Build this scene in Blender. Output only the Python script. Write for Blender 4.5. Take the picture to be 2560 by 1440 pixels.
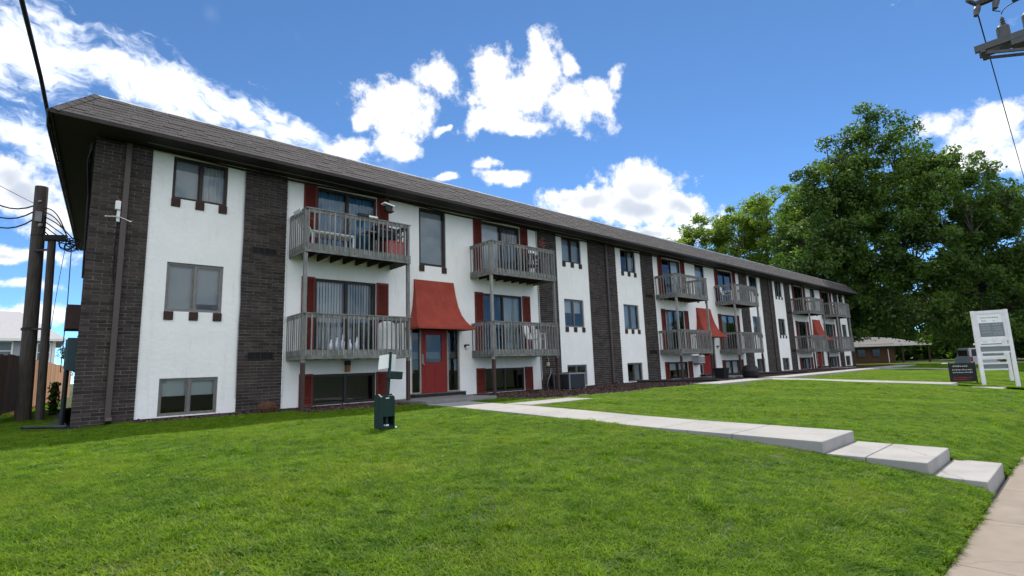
import bpy, math, random
import numpy as np
from mathutils import Vector, Matrix
for o in list(bpy.data.objects): bpy.data.objects.remove(o)
random.seed(7); rng=np.random.default_rng(7)
SC=bpy.context.scene; COL=SC.collection

# ---------------------------------------------------------------- camera
cam=bpy.data.cameras.new('camera'); cob=bpy.data.objects.new('camera',cam); COL.objects.link(cob)
CR=Vector((0.74291197,-0.66850003,-0.03448952)); CU=Vector((-0.07651719,-0.13599486,0.98775023)); CF=Vector((0.66500145,0.73117242,0.15218395))
CAM=Vector((-0.560,-14.334,0.695))
cob.matrix_world=Matrix(((CR.x,CU.x,-CF.x,CAM.x),(CR.y,CU.y,-CF.y,CAM.y),(CR.z,CU.z,-CF.z,CAM.z),(0,0,0,1)))
cam.sensor_fit='HORIZONTAL'; cam.sensor_width=36.0; cam.lens=36*1295.6/2560; cam.clip_start=.05; cam.clip_end=5000
SC.camera=cob

# ---------------------------------------------------------------- sky, sun, exposure
SUN_AZ=math.radians(55); SUN_EL=math.radians(55)       # azimuth from +Y towards +X
SKY_STRENGTH=0.15; SUN_STRENGTH=3.1; EXPOSURE=0.90
SC.cycles.adaptive_threshold=.02; SC.cycles.max_bounces=7; SC.cycles.diffuse_bounces=4; SC.cycles.glossy_bounces=3; SC.cycles.transmission_bounces=3; SC.cycles.transparent_max_bounces=8
SC.view_settings.view_transform='Standard'; SC.view_settings.look='None'; SC.view_settings.gamma=1
SC.view_settings.exposure=EXPOSURE; SC.view_settings.use_curve_mapping=False
sun=bpy.data.lights.new('sun','SUN'); sun.energy=SUN_STRENGTH; sun.angle=math.radians(.53); sun.color=(1,.95,.86)
sob=bpy.data.objects.new('sun',sun); COL.objects.link(sob)
sd=Vector((math.sin(SUN_AZ)*math.cos(SUN_EL),math.cos(SUN_AZ)*math.cos(SUN_EL),math.sin(SUN_EL)))
sob.rotation_euler=sd.to_track_quat('Z','Y').to_euler(); sob.location=sd*40
CUMULUS=[
 (0.433,0.772,0.465,0.875,-0.485,-0.010,0.074,0.047),
 (0.436,0.756,0.489,0.846,-0.529,0.064,0.035,0.027),
 (0.486,0.704,0.518,0.710,-0.663,0.235,0.044,0.033),
 (0.553,0.643,0.530,0.830,-0.374,-0.414,0.042,0.042),
 (0.613,0.577,0.540,0.773,-0.579,-0.259,0.030,0.046),
 (0.626,0.595,0.504,0.712,-0.699,-0.060,0.061,0.047),
 (0.588,0.644,0.489,0.749,-0.662,-0.029,0.094,0.040),
 (0.584,0.675,0.450,0.737,-0.674,0.054,0.073,0.030),
 (0.630,0.645,0.433,0.729,-0.683,-0.044,0.044,0.020),
 (0.686,0.565,0.458,0.706,-0.669,-0.233,0.072,0.043),
 (0.709,0.528,0.468,0.409,-0.848,0.337,0.034,0.035),
 (0.713,0.498,0.495,0.694,-0.604,-0.392,0.020,0.031),
 (0.650,0.553,0.520,0.442,-0.833,0.333,0.020,0.027),
 (0.447,0.796,0.408,0.816,-0.549,0.178,0.052,0.022),
 (0.379,0.836,0.396,0.799,-0.512,0.316,0.044,0.026),
 (0.386,0.807,0.448,0.899,-0.218,-0.381,0.017,0.021),
 (0.623,0.695,0.359,0.774,-0.614,-0.156,0.053,0.019),
 (0.595,0.706,0.384,0.769,-0.638,-0.018,0.025,0.013),
 (0.512,0.737,0.441,0.636,-0.670,0.382,0.018,0.008),
 (0.796,0.515,0.319,0.572,-0.813,-0.113,0.084,0.045),
 (0.749,0.591,0.300,0.606,-0.794,0.053,0.095,0.028),
 (0.841,0.464,0.276,0.540,-0.712,-0.448,0.079,0.037),
 (0.799,0.529,0.285,0.583,-0.798,-0.153,0.132,0.035),
 (0.828,0.509,0.235,0.542,-0.834,-0.101,0.083,0.022),
 (0.718,0.623,0.310,0.671,-0.739,-0.068,0.060,0.016),
 (0.540,0.761,0.359,0.814,-0.581,0.009,0.030,0.010),
 (0.941,0.105,0.322,0.156,-0.978,-0.136,0.039,0.024),
 (0.951,0.050,0.304,0.048,-0.999,0.014,0.049,0.038),
 (0.960,0.072,0.270,0.150,-0.948,-0.280,0.045,0.028),
 (0.964,0.024,0.264,0.106,-0.948,-0.300,0.045,0.032),
 (-0.035,0.964,0.265,0.986,0.076,-0.146,0.055,0.034),
 (-0.052,0.958,0.283,0.975,-0.012,0.221,0.037,0.027),
 (-0.004,0.971,0.238,0.986,-0.036,0.163,0.031,0.034),
 (-0.037,0.983,0.178,0.999,0.032,0.027,0.068,0.014),
 (0.003,0.995,0.102,0.999,-0.007,0.045,0.054,0.015),
 (-0.034,0.995,0.089,0.999,0.030,0.038,0.050,0.017),
 (-0.021,0.991,0.135,0.997,0.011,0.079,0.038,0.011),
]
BAND=[
 (0.068,0.893,0.445,0.987,0.006,-0.163,0.364,0.056),
 (-0.048,0.897,0.438,0.993,0.092,-0.079,0.139,0.075),
 (0.224,0.880,0.419,0.968,-0.150,-0.201,0.208,0.049),
 (-0.041,0.939,0.343,0.977,0.109,-0.182,0.103,0.033),
 (0.021,0.951,0.310,0.974,0.051,-0.222,0.095,0.035),
]

def build_world():
    w=bpy.data.worlds.new('World'); SC.world=w; w.use_nodes=True
    w.cycles.sampling_method='MANUAL'; w.cycles.sample_map_resolution=256
    nt=w.node_tree; N=nt.nodes; L=nt.links; N.clear()
    def nd(t,**k):
        n=N.new(t)
        for a,b in k.items(): setattr(n,a,b)
        return n
    def mt(op,a,b=None,c=None,clamp=False):
        n=nd('ShaderNodeMath',operation=op,use_clamp=clamp)
        for i,v in enumerate((a,b,c)):
            if v is None: continue
            if isinstance(v,(int,float)): n.inputs[i].default_value=v
            else: L.new(v,n.inputs[i])
        return n.outputs[0]
    def vm(op,a,b=None,s=None):
        n=nd('ShaderNodeVectorMath',operation=op)
        for i,v in enumerate((a,b)):
            if v is None: continue
            if isinstance(v,tuple): n.inputs[i].default_value=v
            else: L.new(v,n.inputs[i])
        if s is not None:
            if isinstance(s,(int,float)): n.inputs['Scale'].default_value=s
            else: L.new(s,n.inputs['Scale'])
        return n
    def sstep(x,a,b):
        n=nd('ShaderNodeMapRange',interpolation_type='SMOOTHSTEP'); n.inputs[1].default_value=a; n.inputs[2].default_value=b
        L.new(x,n.inputs[0]); return n.outputs[0]
    def noise(v,sc,det=6,rough=.55,dist=0):
        n=nd('ShaderNodeTexNoise'); n.inputs['Scale'].default_value=sc; n.inputs['Detail'].default_value=det
        n.inputs['Roughness'].default_value=rough; n.inputs['Distortion'].default_value=dist; L.new(v,n.inputs['Vector']); return n
    d=nd('ShaderNodeTexCoord').outputs['Generated']
    d=vm('NORMALIZE',d).outputs[0]
    # domain warp gives billowed edges
    wn=noise(d,11,3,.6); wv=vm('SUBTRACT',wn.outputs['Color'],(.5,.5,.5)); ws=vm('SCALE',wv.outputs[0],s=.06)
    dw=vm('ADD',d,ws.outputs[0]).outputs[0]
    def field(tab,src,k):
        acc=None
        for (cx,cy,cz,ax,ay,az,s1,s2) in tab:
            c=Vector((cx,cy,cz)).normalized(); a=Vector((ax,ay,az)); a=(a-c*a.dot(c)).normalized(); b=c.cross(a)
            m=Matrix((a,b,c)).transposed()
            mp=nd('ShaderNodeMapping',vector_type='TEXTURE'); mp.inputs['Location'].default_value=c
            mp.inputs['Rotation'].default_value=m.to_euler(); mp.inputs['Scale'].default_value=(s1,s2,.6)
            L.new(src,mp.inputs['Vector'])
            ln=vm('LENGTH',mp.outputs[0]).outputs['Value']
            acc=ln if acc is None else (mt('SMOOTH_MIN',acc,ln,k) if k else mt('MINIMUM',acc,ln))
        return mt('MAXIMUM',mt('SUBTRACT',1.0,acc),-1.0)
    F=field(CUMULUS,dw,.25)
    fb=noise(d,30,6,.66).outputs['Fac']; fb2=noise(d,8,3,.5).outputs['Fac']
    nz=mt('MULTIPLY',mt('SUBTRACT',fb,.5),2.1); nz2=mt('MULTIPLY',mt('SUBTRACT',fb2,.5),.9)
    cov=mt('ADD',mt('ADD',mt('ADD',F,.04),nz),nz2)
    alpha=sstep(cov,-.12,.62)
    # thin band of altocumulus
    sheet=[]          # altocumulus carried on left and behind the camera, unseen, kept dense as facade fill light
    for az,el,s1,s2 in ((188,48,1.25,.75),(255,38,1.0,.6),(312,34,.5,.30),(146,26,.55,.26),(200,14,1.1,.28)):
        a_=math.radians(az); e_=math.radians(el); sheet.append((math.sin(a_)*math.cos(e_),math.cos(a_)*math.cos(e_),math.sin(e_),math.cos(a_),-math.sin(a_),0,s1,s2))
    BF=mt('MAXIMUM',mt('SUBTRACT',field(BAND,d,.2),.36),field(sheet,d,0))
    mp=nd('ShaderNodeMapping',vector_type='TEXTURE'); c=Vector(BAND[0][:3]).normalized(); a=Vector(BAND[0][3:6]); a=(a-c*a.dot(c)).normalized()
    mp.inputs['Rotation'].default_value=Matrix((a,c.cross(a),c)).transposed().to_euler(); mp.inputs['Scale'].default_value=(3.0,1,1)
    wd=vm('ADD',d,vm('SCALE',wv.outputs[0],s=.10).outputs[0]).outputs[0]; L.new(wd,mp.inputs['Vector'])
    bn=noise(mp.outputs[0],30,6,.62).outputs['Fac']
    bcov=mt('ADD',mt('MULTIPLY',BF,1.4),mt('MULTIPLY',mt('SUBTRACT',bn,.45),3.6))
    balpha=mt('MULTIPLY',sstep(bcov,-.2,1.05),.93)
    veil=mt('MULTIPLY',sstep(fb2,.62,.9),.16)
    # cumulus own shade: thick grey cores
    core=mt('MULTIPLY',sstep(mt('ADD',F,nz2),.30,.95),sstep(mt('ADD',fb2,mt('MULTIPLY',fb,.22)),.46,.74))
    sep=nd('ShaderNodeSeparateXYZ'); L.new(d,sep.inputs[0]); low=mt('SUBTRACT',1.0,sstep(sep.outputs['Z'],.27,.40))
    core=mt('MULTIPLY',core,mt('MULTIPLY_ADD',low,.80,.20))
    cc=nd('ShaderNodeMix',data_type='RGBA'); L.new(core,cc.inputs[0]); q=CLOUD*.50; cc.inputs[6].default_value=(q,q,q,1); cc.inputs[7].default_value=(CLOUD*.25,CLOUD*.275,CLOUD*.32,1)
    sky=nd('ShaderNodeTexSky',sky_type='NISHITA'); sky.sun_disc=False; sky.sun_elevation=SUN_EL; sky.sun_rotation=SUN_ROT
    sky.altitude=1200; sky.air_density=SKY_AIR; sky.dust_density=SKY_DUST; sky.ozone_density=SKY_OZONE
    def mix(f,A,B):
        n=nd('ShaderNodeMix',data_type='RGBA'); L.new(f,n.inputs[0])
        for k,v in ((6,A),(7,B)):
            if isinstance(v,tuple): n.inputs[k].default_value=v
            else: L.new(v,n.inputs[k])
        return n.outputs[2]
    thin=(CLOUD*.60,CLOUD*.62,CLOUD*.66,1)
    tc=thin
    wb=vm('MULTIPLY',sky.outputs[0],(.72,.95,1.0)).outputs[0]      # colour balance of the clear sky
    s=mix(veil,wb,tc); s=mix(balpha,s,tc); s=mix(alpha,s,cc.outputs[2])
    bg=nd('ShaderNodeBackground'); bg.inputs['Strength'].default_value=SKY_STRENGTH; L.new(s,bg.inputs[0])
    out=nd('ShaderNodeOutputWorld'); L.new(bg.outputs[0],out.inputs[0])
SUN_ROT=SUN_AZ; SKY_AIR=.41; SKY_DUST=0.0; SKY_OZONE=3.0; CLOUD=9.5
build_world()

# ---------------------------------------------------------------- materials
MATS={}
def mat(name,col,rough=.8,var=.18,scale=6,bump=0,bscale=80,col2=None,metal=0,spec=.3,tone=0,stretch=None,streak=0):
    if name in MATS: return MATS[name]
    m=bpy.data.materials.new(name); m.use_nodes=True; nt=m.node_tree; N=nt.nodes; L=nt.links
    b=N['Principled BSDF']; b.inputs['Roughness'].default_value=rough; b.inputs['Metallic'].default_value=metal
    b.inputs['Specular IOR Level'].default_value=spec
    geo=N.new('ShaderNodeNewGeometry'); src=geo.outputs['Position']
    if stretch:
        mp=N.new('ShaderNodeMapping'); mp.inputs['Scale'].default_value=stretch; L.new(src,mp.inputs[0]); src=mp.outputs[0]
    n=N.new('ShaderNodeTexNoise'); n.inputs['Scale'].default_value=scale; n.inputs['Detail'].default_value=6; n.inputs['Roughness'].default_value=.6; L.new(src,n.inputs['Vector'])
    r=N.new('ShaderNodeValToRGB'); c=Vector(col)
    c2=Vector(col2) if col2 else c*(1+var)
    lo=c*(1-var)
    r.color_ramp.elements[0].position=.3; r.color_ramp.elements[1].position=.72
    r.color_ramp.elements[0].color=(*lo,1); r.color_ramp.elements[1].color=(*c2,1)
    L.new(n.outputs['Fac'],r.inputs[0]); out=r.outputs[0]
    if tone:
        at=N.new('ShaderNodeAttribute'); at.attribute_name='tone'; oi=N.new('ShaderNodeObjectInfo')
        ad=N.new('ShaderNodeMath'); ad.operation='ADD'; L.new(at.outputs['Fac'],ad.inputs[0]); L.new(oi.outputs['Random'],ad.inputs[1])
        fr=N.new('ShaderNodeMath'); fr.operation='FRACT'; L.new(ad.outputs[0],fr.inputs[0])
        mr=N.new('ShaderNodeMapRange'); mr.inputs[3].default_value=1-tone; mr.inputs[4].default_value=1+tone; L.new(fr.outputs[0],mr.inputs[0])
        mu=N.new('ShaderNodeVectorMath'); mu.operation='SCALE'; L.new(out,mu.inputs[0]); L.new(mr.outputs[0],mu.inputs['Scale']); out=mu.outputs[0]
    if streak:   # weathering: dirt with a shape of its own
        mp2=N.new('ShaderNodeMapping'); mp2.inputs['Scale'].default_value=(3,3,.35); L.new(geo.outputs['Position'],mp2.inputs[0])
        n2=N.new('ShaderNodeTexNoise'); n2.inputs['Scale'].default_value=2.2; n2.inputs['Detail'].default_value=7; n2.inputs['Roughness'].default_value=.65; L.new(mp2.outputs[0],n2.inputs['Vector'])
        m2=N.new('ShaderNodeMapRange'); m2.inputs[1].default_value=.56; m2.inputs[2].default_value=.8; m2.inputs[4].default_value=streak; L.new(n2.outputs['Fac'],m2.inputs[0])
        mx=N.new('ShaderNodeMix'); mx.data_type='RGBA'; L.new(m2.outputs[0],mx.inputs[0]); L.new(out,mx.inputs[6]); mx.inputs[7].default_value=(.22,.2,.17,1); out=mx.outputs[2]
    L.new(out,b.inputs['Base Color'])
    if bump:
        bn=N.new('ShaderNodeTexNoise'); bn.inputs['Scale'].default_value=bscale; bn.inputs['Detail'].default_value=5; L.new(src,bn.inputs['Vector'])
        bp=N.new('ShaderNodeBump'); bp.inputs['Strength'].default_value=bump; bp.inputs['Distance'].default_value=.02; L.new(bn.outputs['Fac'],bp.inputs['Height']); L.new(bp.outputs[0],b.inputs['Normal'])
    MATS[name]=m; return m
def glass(name,tint=(.82,.88,.9),ior=1.75):
    if name in MATS: return MATS[name]
    m=bpy.data.materials.new(name); m.use_nodes=True; nt=m.node_tree; N=nt.nodes; L=nt.links; N.clear()
    tr=N.new('ShaderNodeBsdfTransparent'); tr.inputs[0].default_value=(*tint,1)
    gl=N.new('ShaderNodeBsdfGlossy'); gl.inputs['Roughness'].default_value=.015
    fr=N.new('ShaderNodeFresnel'); fr.inputs[0].default_value=ior
    g=N.new('ShaderNodeNewGeometry'); nz=N.new('ShaderNodeTexNoise'); nz.inputs['Scale'].default_value=1.6; L.new(g.outputs['Position'],nz.inputs['Vector'])
    bp=N.new('ShaderNodeBump'); bp.inputs['Strength'].default_value=.08; bp.inputs['Distance'].default_value=.03; L.new(nz.outputs['Fac'],bp.inputs['Height']); L.new(bp.outputs[0],gl.inputs['Normal'])
    mx=N.new('ShaderNodeMixShader'); L.new(fr.outputs[0],mx.inputs[0]); L.new(tr.outputs[0],mx.inputs[1]); L.new(gl.outputs[0],mx.inputs[2])
    o=N.new('ShaderNodeOutputMaterial'); L.new(mx.outputs[0],o.inputs[0]); MATS[name]=m; return m
def leafmat(name,col,col2,scale=.5,trans=.35,rough=.55):
    m=bpy.data.materials.new(name); m.use_nodes=True; nt=m.node_tree; N=nt.nodes; L=nt.links; N.clear()
    g=N.new('ShaderNodeNewGeometry'); n=N.new('ShaderNodeTexNoise'); n.inputs['Scale'].default_value=scale; n.inputs['Detail'].default_value=5; L.new(g.outputs['Position'],n.inputs['Vector'])
    at=N.new('ShaderNodeAttribute'); at.attribute_name='tone'
    a=N.new('ShaderNodeMath'); a.operation='MULTIPLY_ADD'; L.new(at.outputs['Fac'],a.inputs[0]); a.inputs[1].default_value=.5; L.new(n.outputs['Fac'],a.inputs[2])
    r=N.new('ShaderNodeValToRGB'); r.color_ramp.elements[0].position=.45; r.color_ramp.elements[1].position=1.05
    r.color_ramp.elements[0].color=(*col,1); r.color_ramp.elements[1].color=(*col2,1); L.new(a.outputs[0],r.inputs[0])
    p=N.new('ShaderNodeBsdfPrincipled'); p.inputs['Roughness'].default_value=rough; p.inputs['Specular IOR Level'].default_value=.35; L.new(r.outputs[0],p.inputs['Base Color'])
    t=N.new('ShaderNodeBsdfTranslucent'); vm=N.new('ShaderNodeVectorMath'); vm.operation='MULTIPLY'; vm.inputs[1].default_value=(1.5,1.6,.6); L.new(r.outputs[0],vm.inputs[0]); L.new(vm.outputs[0],t.inputs[0])
    mx=N.new('ShaderNodeMixShader'); mx.inputs[0].default_value=trans; L.new(p.outputs[0],mx.inputs[1]); L.new(t.outputs[0],mx.inputs[2])
    o=N.new('ShaderNodeOutputMaterial'); L.new(mx.outputs[0],o.inputs[0]); MATS[name]=m; return m

# ---------------------------------------------------------------- building blocks
WL={}
def place(o,parent,origin):
    origin=Vector(origin); WL[o]=origin
    COL.objects.link(o)
    if parent is not None:
        o.parent=parent; o.location=origin-WL[parent]
    else: o.location=origin
    return o
def tag(o,label=None,cat=None,group=None,kind=None):
    if label: o['label']=label
    if cat: o['category']=cat
    if group: o['group']=group
    if kind: o['kind']=kind
    return o
def empty(name,loc,parent=None):
    o=bpy.data.objects.new(name,None); o.empty_display_size=.1; return place(o,parent,loc)
BOXF=[(0,3,2,1),(4,5,6,7),(0,1,5,4),(1,2,6,5),(2,3,7,6),(3,0,4,7)]
class MB:
    def __init__(s): s.v=[]; s.f=[]; s.t=[]
    def add(s,vs,fs,tone=None):
        b=len(s.v); s.v.extend([tuple(p) for p in vs]); s.f.extend([tuple(b+i for i in f) for f in fs])
        s.t.extend([tone if tone is not None else 0.0]*len(fs)); return s
    def box(s,x0,x1,y0,y1,z0,z1,tone=None):
        return s.add([(x0,y0,z0),(x1,y0,z0),(x1,y1,z0),(x0,y1,z0),(x0,y0,z1),(x1,y0,z1),(x1,y1,z1),(x0,y1,z1)],BOXF,tone)
    def obox(s,c,ax,ay,az,tone=None):   # oriented box: centre and three half axes
        c=Vector(c);ax=Vector(ax);ay=Vector(ay);az=Vector(az)
        return s.add([c-ax-ay-az,c+ax-ay-az,c+ax+ay-az,c-ax+ay-az,c-ax-ay+az,c+ax-ay+az,c+ax+ay+az,c-ax+ay+az],BOXF,tone)
    def bar(s,a,b,w,h=None):            # square bar between two points
        a=Vector(a);b=Vector(b);d=(b-a); h=h or w
        up=Vector((0,0,1)) if abs(d.normalized().z)<.95 else Vector((0,1,0))
        sx=d.normalized().cross(up).normalized(); sy=sx.cross(d.normalized())
        return s.obox((a+b)/2,d/2,sx*w/2,sy*h/2)
    def tube(s,path,r,n=8,cap=True):
        P=[Vector(p) for p in path]; R=r if isinstance(r,(list,tuple)) else [r]*len(P)
        vs=[];fs=[];px=None
        for i,p in enumerate(P):
            d=(P[min(i+1,len(P)-1)]-P[max(i-1,0)]).normalized()
            if px is None:
                up=Vector((0,0,1)) if abs(d.z)<.9 else Vector((1,0,0)); px=d.cross(up).normalized()
            px=(px-d*px.dot(d)).normalized(); py=d.cross(px)
            for k in range(n):
                t=2*math.pi*k/n; vs.append(p+(px*math.cos(t)+py*math.sin(t))*R[i])
        for i in range(len(P)-1):
            for k in range(n):
                a=i*n+k; b=i*n+(k+1)%n; fs.append((a,b,b+n,a+n))
        if cap:
            fs.append(tuple(reversed(range(n)))); fs.append(tuple((len(P)-1)*n+k for k in range(n)))
        return s.add(vs,fs)
    def lathe(s,c,prof,n=16):           # profile (r,z)
        c=Vector(c);vs=[];fs=[]
        for (r,z) in prof:
            for k in range(n):
                t=2*math.pi*k/n; vs.append(c+Vector((r*math.cos(t),r*math.sin(t),z)))
        for i in range(len(prof)-1):
            for k in range(n):
                a=i*n+k;b=i*n+(k+1)%n; fs.append((a,b,b+n,a+n))
        fs.append(tuple(reversed(range(n)))); fs.append(tuple((len(prof)-1)*n+k for k in range(n)))
        return s.add(vs,fs)
    def sphere(s,c,r,n=10,m=6,sz=1):
        return s.lathe(c,[(max(1e-3,r*math.sin(math.pi*i/m)),-r*math.cos(math.pi*i/m)*sz) for i in range(m+1)],n)
    def prism(s,poly,axis,a,b):         # polygon in the two other axes, extruded along axis
        n=len(poly); vs=[]
        for t in (a,b):
            for (p,q) in poly:
                vs.append((t,p,q) if axis=='x' else (p,t,q) if axis=='y' else (p,q,t))
        fs=[tuple(range(n)),tuple(n+i for i in reversed(range(n)))]
        for i in range(n): j=(i+1)%n; fs.append((i,i+n,j+n,j))
        return s.add(vs,fs)
    def build(s,name,m,parent=None,origin=None,smooth=False,bevel=0,recalc=False):
        if origin is None: origin=WL[parent] if parent is not None else s.v[0]
        o0=Vector(origin)
        me=bpy.data.meshes.new(name); me.from_pydata([(p[0]-o0.x,p[1]-o0.y,p[2]-o0.z) for p in s.v],[],s.f)
        if any(s.t):
            at=me.attributes.new('tone','FLOAT','FACE'); at.data.foreach_set('value',s.t)
        if recalc:
            import bmesh
            bm=bmesh.new(); bm.from_mesh(me); bmesh.ops.recalc_face_normals(bm,faces=bm.faces[:]); bm.to_mesh(me); bm.free()
        me.materials.append(m)
        if smooth: me.polygons.foreach_set('use_smooth',[True]*len(me.polygons))
        o=bpy.data.objects.new(name,me); place(o,parent,origin)
        if bevel:
            md=o.modifiers.new('bevel','BEVEL'); md.width=bevel; md.segments=2; md.limit_method='ANGLE'
        return o
def np_mesh(name,verts,faces,m,parent=None,origin=(0,0,0),tone=None,smooth=False):
    me=bpy.data.meshes.new(name); nv=len(verts); nf,k=faces.shape
    me.vertices.add(nv); me.vertices.foreach_set('co',np.asarray(verts-np.array(origin),np.float32).ravel())
    me.loops.add(nf*k); me.loops.foreach_set('vertex_index',faces.astype(np.int32).ravel())
    me.polygons.add(nf); me.polygons.foreach_set('loop_start',np.arange(0,nf*k,k,dtype=np.int32))
    if tone is not None:
        at=me.attributes.new('tone','FLOAT','FACE'); at.data.foreach_set('value',np.asarray(tone,np.float32))
    me.update(calc_edges=True); me.validate()
    me.materials.append(m)
    if smooth: me.polygons.foreach_set('use_smooth',[True]*nf)
    o=bpy.data.objects.new(name,me); return place(o,parent,origin)
def share(src,name,parent,loc,scale=None,rot=None):
    o=bpy.data.objects.new(name,src.data); place(o,parent,loc)
    if scale: o.scale=scale
    if rot: o.rotation_euler=rot
    return o

# ---------------------------------------------------------------- material library
m_conc=mat('walk_concrete',(.31,.30,.285),.9,.17,1.6,.35,120,col2=(.37,.355,.338),streak=.28)
m_side=mat('sidewalk_concrete',(.235,.193,.155),.9,.12,2.2,.3,140,col2=(.27,.228,.186),streak=.12)
def cracked(m,scale,width,amount):
    nt=m.node_tree; N=nt.nodes; L=nt.links; b=N['Principled BSDF']; src=b.inputs['Base Color'].links[0].from_socket
    g_=N.new('ShaderNodeNewGeometry'); w=N.new('ShaderNodeTexNoise'); w.inputs['Scale'].default_value=2.5; w.inputs['Detail'].default_value=6; L.new(g_.outputs['Position'],w.inputs['Vector'])
    v=N.new('ShaderNodeVectorMath'); v.operation='MULTIPLY_ADD'; v.inputs[1].default_value=(.35,.35,.35); L.new(w.outputs['Color'],v.inputs[0]); L.new(g_.outputs['Position'],v.inputs[2])
    vo=N.new('ShaderNodeTexVoronoi'); vo.feature='DISTANCE_TO_EDGE'; vo.inputs['Scale'].default_value=scale; L.new(v.outputs[0],vo.inputs['Vector'])
    m1=N.new('ShaderNodeMapRange'); m1.inputs[1].default_value=0; m1.inputs[2].default_value=width; m1.inputs[3].default_value=amount; m1.inputs[4].default_value=0; L.new(vo.outputs[0],m1.inputs[0])
    sp=N.new('ShaderNodeTexNoise'); sp.inputs['Scale'].default_value=.8; sp.inputs['Detail'].default_value=8; sp.inputs['Roughness'].default_value=.7; L.new(g_.outputs['Position'],sp.inputs['Vector'])
    m2=N.new('ShaderNodeMapRange'); m2.inputs[1].default_value=.50; m2.inputs[2].default_value=.72; m2.inputs[4].default_value=.42; L.new(sp.outputs['Fac'],m2.inputs[0])
    ad=N.new('ShaderNodeMath'); ad.operation='MAXIMUM'; L.new(m1.outputs[0],ad.inputs[0]); L.new(m2.outputs[0],ad.inputs[1])
    mx=N.new('ShaderNodeMix'); mx.data_type='RGBA'; L.new(ad.outputs[0],mx.inputs[0]); L.new(src,mx.inputs[6]); mx.inputs[7].default_value=(.13,.12,.10,1); L.new(mx.outputs[2],b.inputs['Base Color'])
cracked(m_conc,.33,.006,.55); cracked(m_side,.30,.005,.55)
m_step=mat('landing_concrete',(.20,.195,.19),.9,.2,3,.2,100)
m_soil=mat('lawn_soil',(.040,.058,.018),.95,.35,3,.4,40,col2=(.075,.095,.03))
m_mulch=mat('mulch',(.060,.040,.033),.95,.45,9,.9,30,col2=(.12,.085,.07))
m_chip=mat('mulch_chip',(.085,.050,.042),.9,.3,20,tone=.6)
m_road=mat('asphalt',(.05,.05,.052),.9,.15,30,.3,200)
m_stucco=mat('white_stucco',(.82,.805,.775),.9,.045,1.3,.6,9,col2=(.86,.845,.815),streak=.26)
m_brick=mat('dark_brick',(.040,.031,.027),.85,.3,14,.35,60,col2=(.062,.047,.041),tone=.42)
m_mortar=mat('mortar',(.20,.185,.17),.95,.55,3,.3,90,col2=(.42,.395,.36))
m_shingle=mat('shingle',(.072,.064,.062),.95,.15,40,.5,160,col2=(.092,.083,.081),tone=.13)
m_soffit=mat('dark_brown_paint',(.022,.017,.015),.7,.2,8,.1)
m_fascia=mat('fascia_paint',(.030,.023,.021),.6,.2,8)
m_drip=mat('drip_edge_metal',(.75,.75,.75),.35,.05,8,metal=.6)
m_flat=mat('flat_roof',(.3,.3,.3),.9,.1,4)
m_red=mat('red_awning',(.285,.043,.026),.8,.14,2.2,.15,60,col2=(.335,.055,.034),streak=.22)
m_shut=mat('shutter_red',(.135,.022,.015),.65,.12,7,col2=(.155,.027,.018))
m_door=mat('door_red',(.20,.013,.009),.45,.06,4)
m_frame=mat('bronze_frame',(.030,.024,.021),.45,.15,12,metal=.2)
m_alum=mat('mill_frame',(.17,.16,.15),.45,.15,12,metal=.5)
m_corb=mat('corbel_brown',(.045,.022,.018),.75,.35,18,.3,60)
m_blind=mat('blind_grey',(.44,.46,.47),.8,.04,3)
m_shade=mat('blind_white',(.66,.67,.66),.8,.04,3)
m_screen=mat('insect_screen',(.16,.18,.19),.9,.05,3)
m_blue=mat('blue_curtain',(.10,.27,.40),.85,.15,5,stretch=(6,6,.6))
m_navy=mat('navy_curtain',(.02,.06,.10),.85,.2,5)
m_room=mat('room_wall',(.20,.185,.165),.9,.05,1)
m_wood=mat('weathered_wood',(.20,.195,.185),.9,.3,5,.4,60,col2=(.30,.295,.28),stretch=(6,6,.8),tone=.22,streak=.35)
m_wood2=mat('weathered_rim',(.165,.165,.155),.9,.35,7,.4,60,col2=(.25,.25,.235),streak=.5)
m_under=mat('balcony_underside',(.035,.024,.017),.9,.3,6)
m_brownpost=mat('brown_post',(.060,.036,.032),.8,.25,8,stretch=(5,5,.8))
m_spout=mat('downspout_brown',(.075,.058,.052),.45,.12,4)
m_black=mat('black_plastic',(.012,.012,.013),.5,.2,8)
m_cable=mat('cable_black',(.014,.013,.016),.6,.1,8)
m_dark=mat('vent_dark',(.008,.008,.008),.8,.2,8)
m_white=mat('white_paint',(.78,.78,.77),.5,.04,5)
m_whitew=mat('white_worn',(.70,.70,.69),.6,.08,6,streak=.25)
m_grey=mat('grey_metal',(.28,.29,.30),.45,.1,6,metal=.5)
m_glass=glass('window_glass',ior=1.65); m_glass2=glass('clear_glass',(.7,.75,.76),1.6)
m_green=mat('station_green',(.006,.026,.021),.55,.2,6)
m_bag=mat('plastic_bag',(.75,.78,.85),.3,.05,8)
m_pole=mat('creosote_pole',(.060,.050,.044),.9,.35,5,.5,40,stretch=(6,6,.5),col2=(.095,.082,.072))
m_fence=mat('cedar_fence',(.40,.20,.09),.85,.25,4,.2,40,stretch=(5,5,.5),tone=.25,col2=(.47,.25,.12))
m_bark=mat('bark',(.055,.045,.036),.95,.35,4,.8,14,stretch=(3,3,.8))
m_tbox=mat('teal_cabinet',(.035,.07,.08),.6,.1,6)
m_siding=mat('grey_siding',(.34,.36,.41),.8,.06,2)
m_hroof=mat('light_shingles',(.36,.35,.36),.95,.12,14,.3,80,tone=.12)
m_hroof2=mat('shade_toned_pale_roof',(.15,.145,.14),.9,.08,3)  # bungalow roof: tree shade put into a darker base colour
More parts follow.
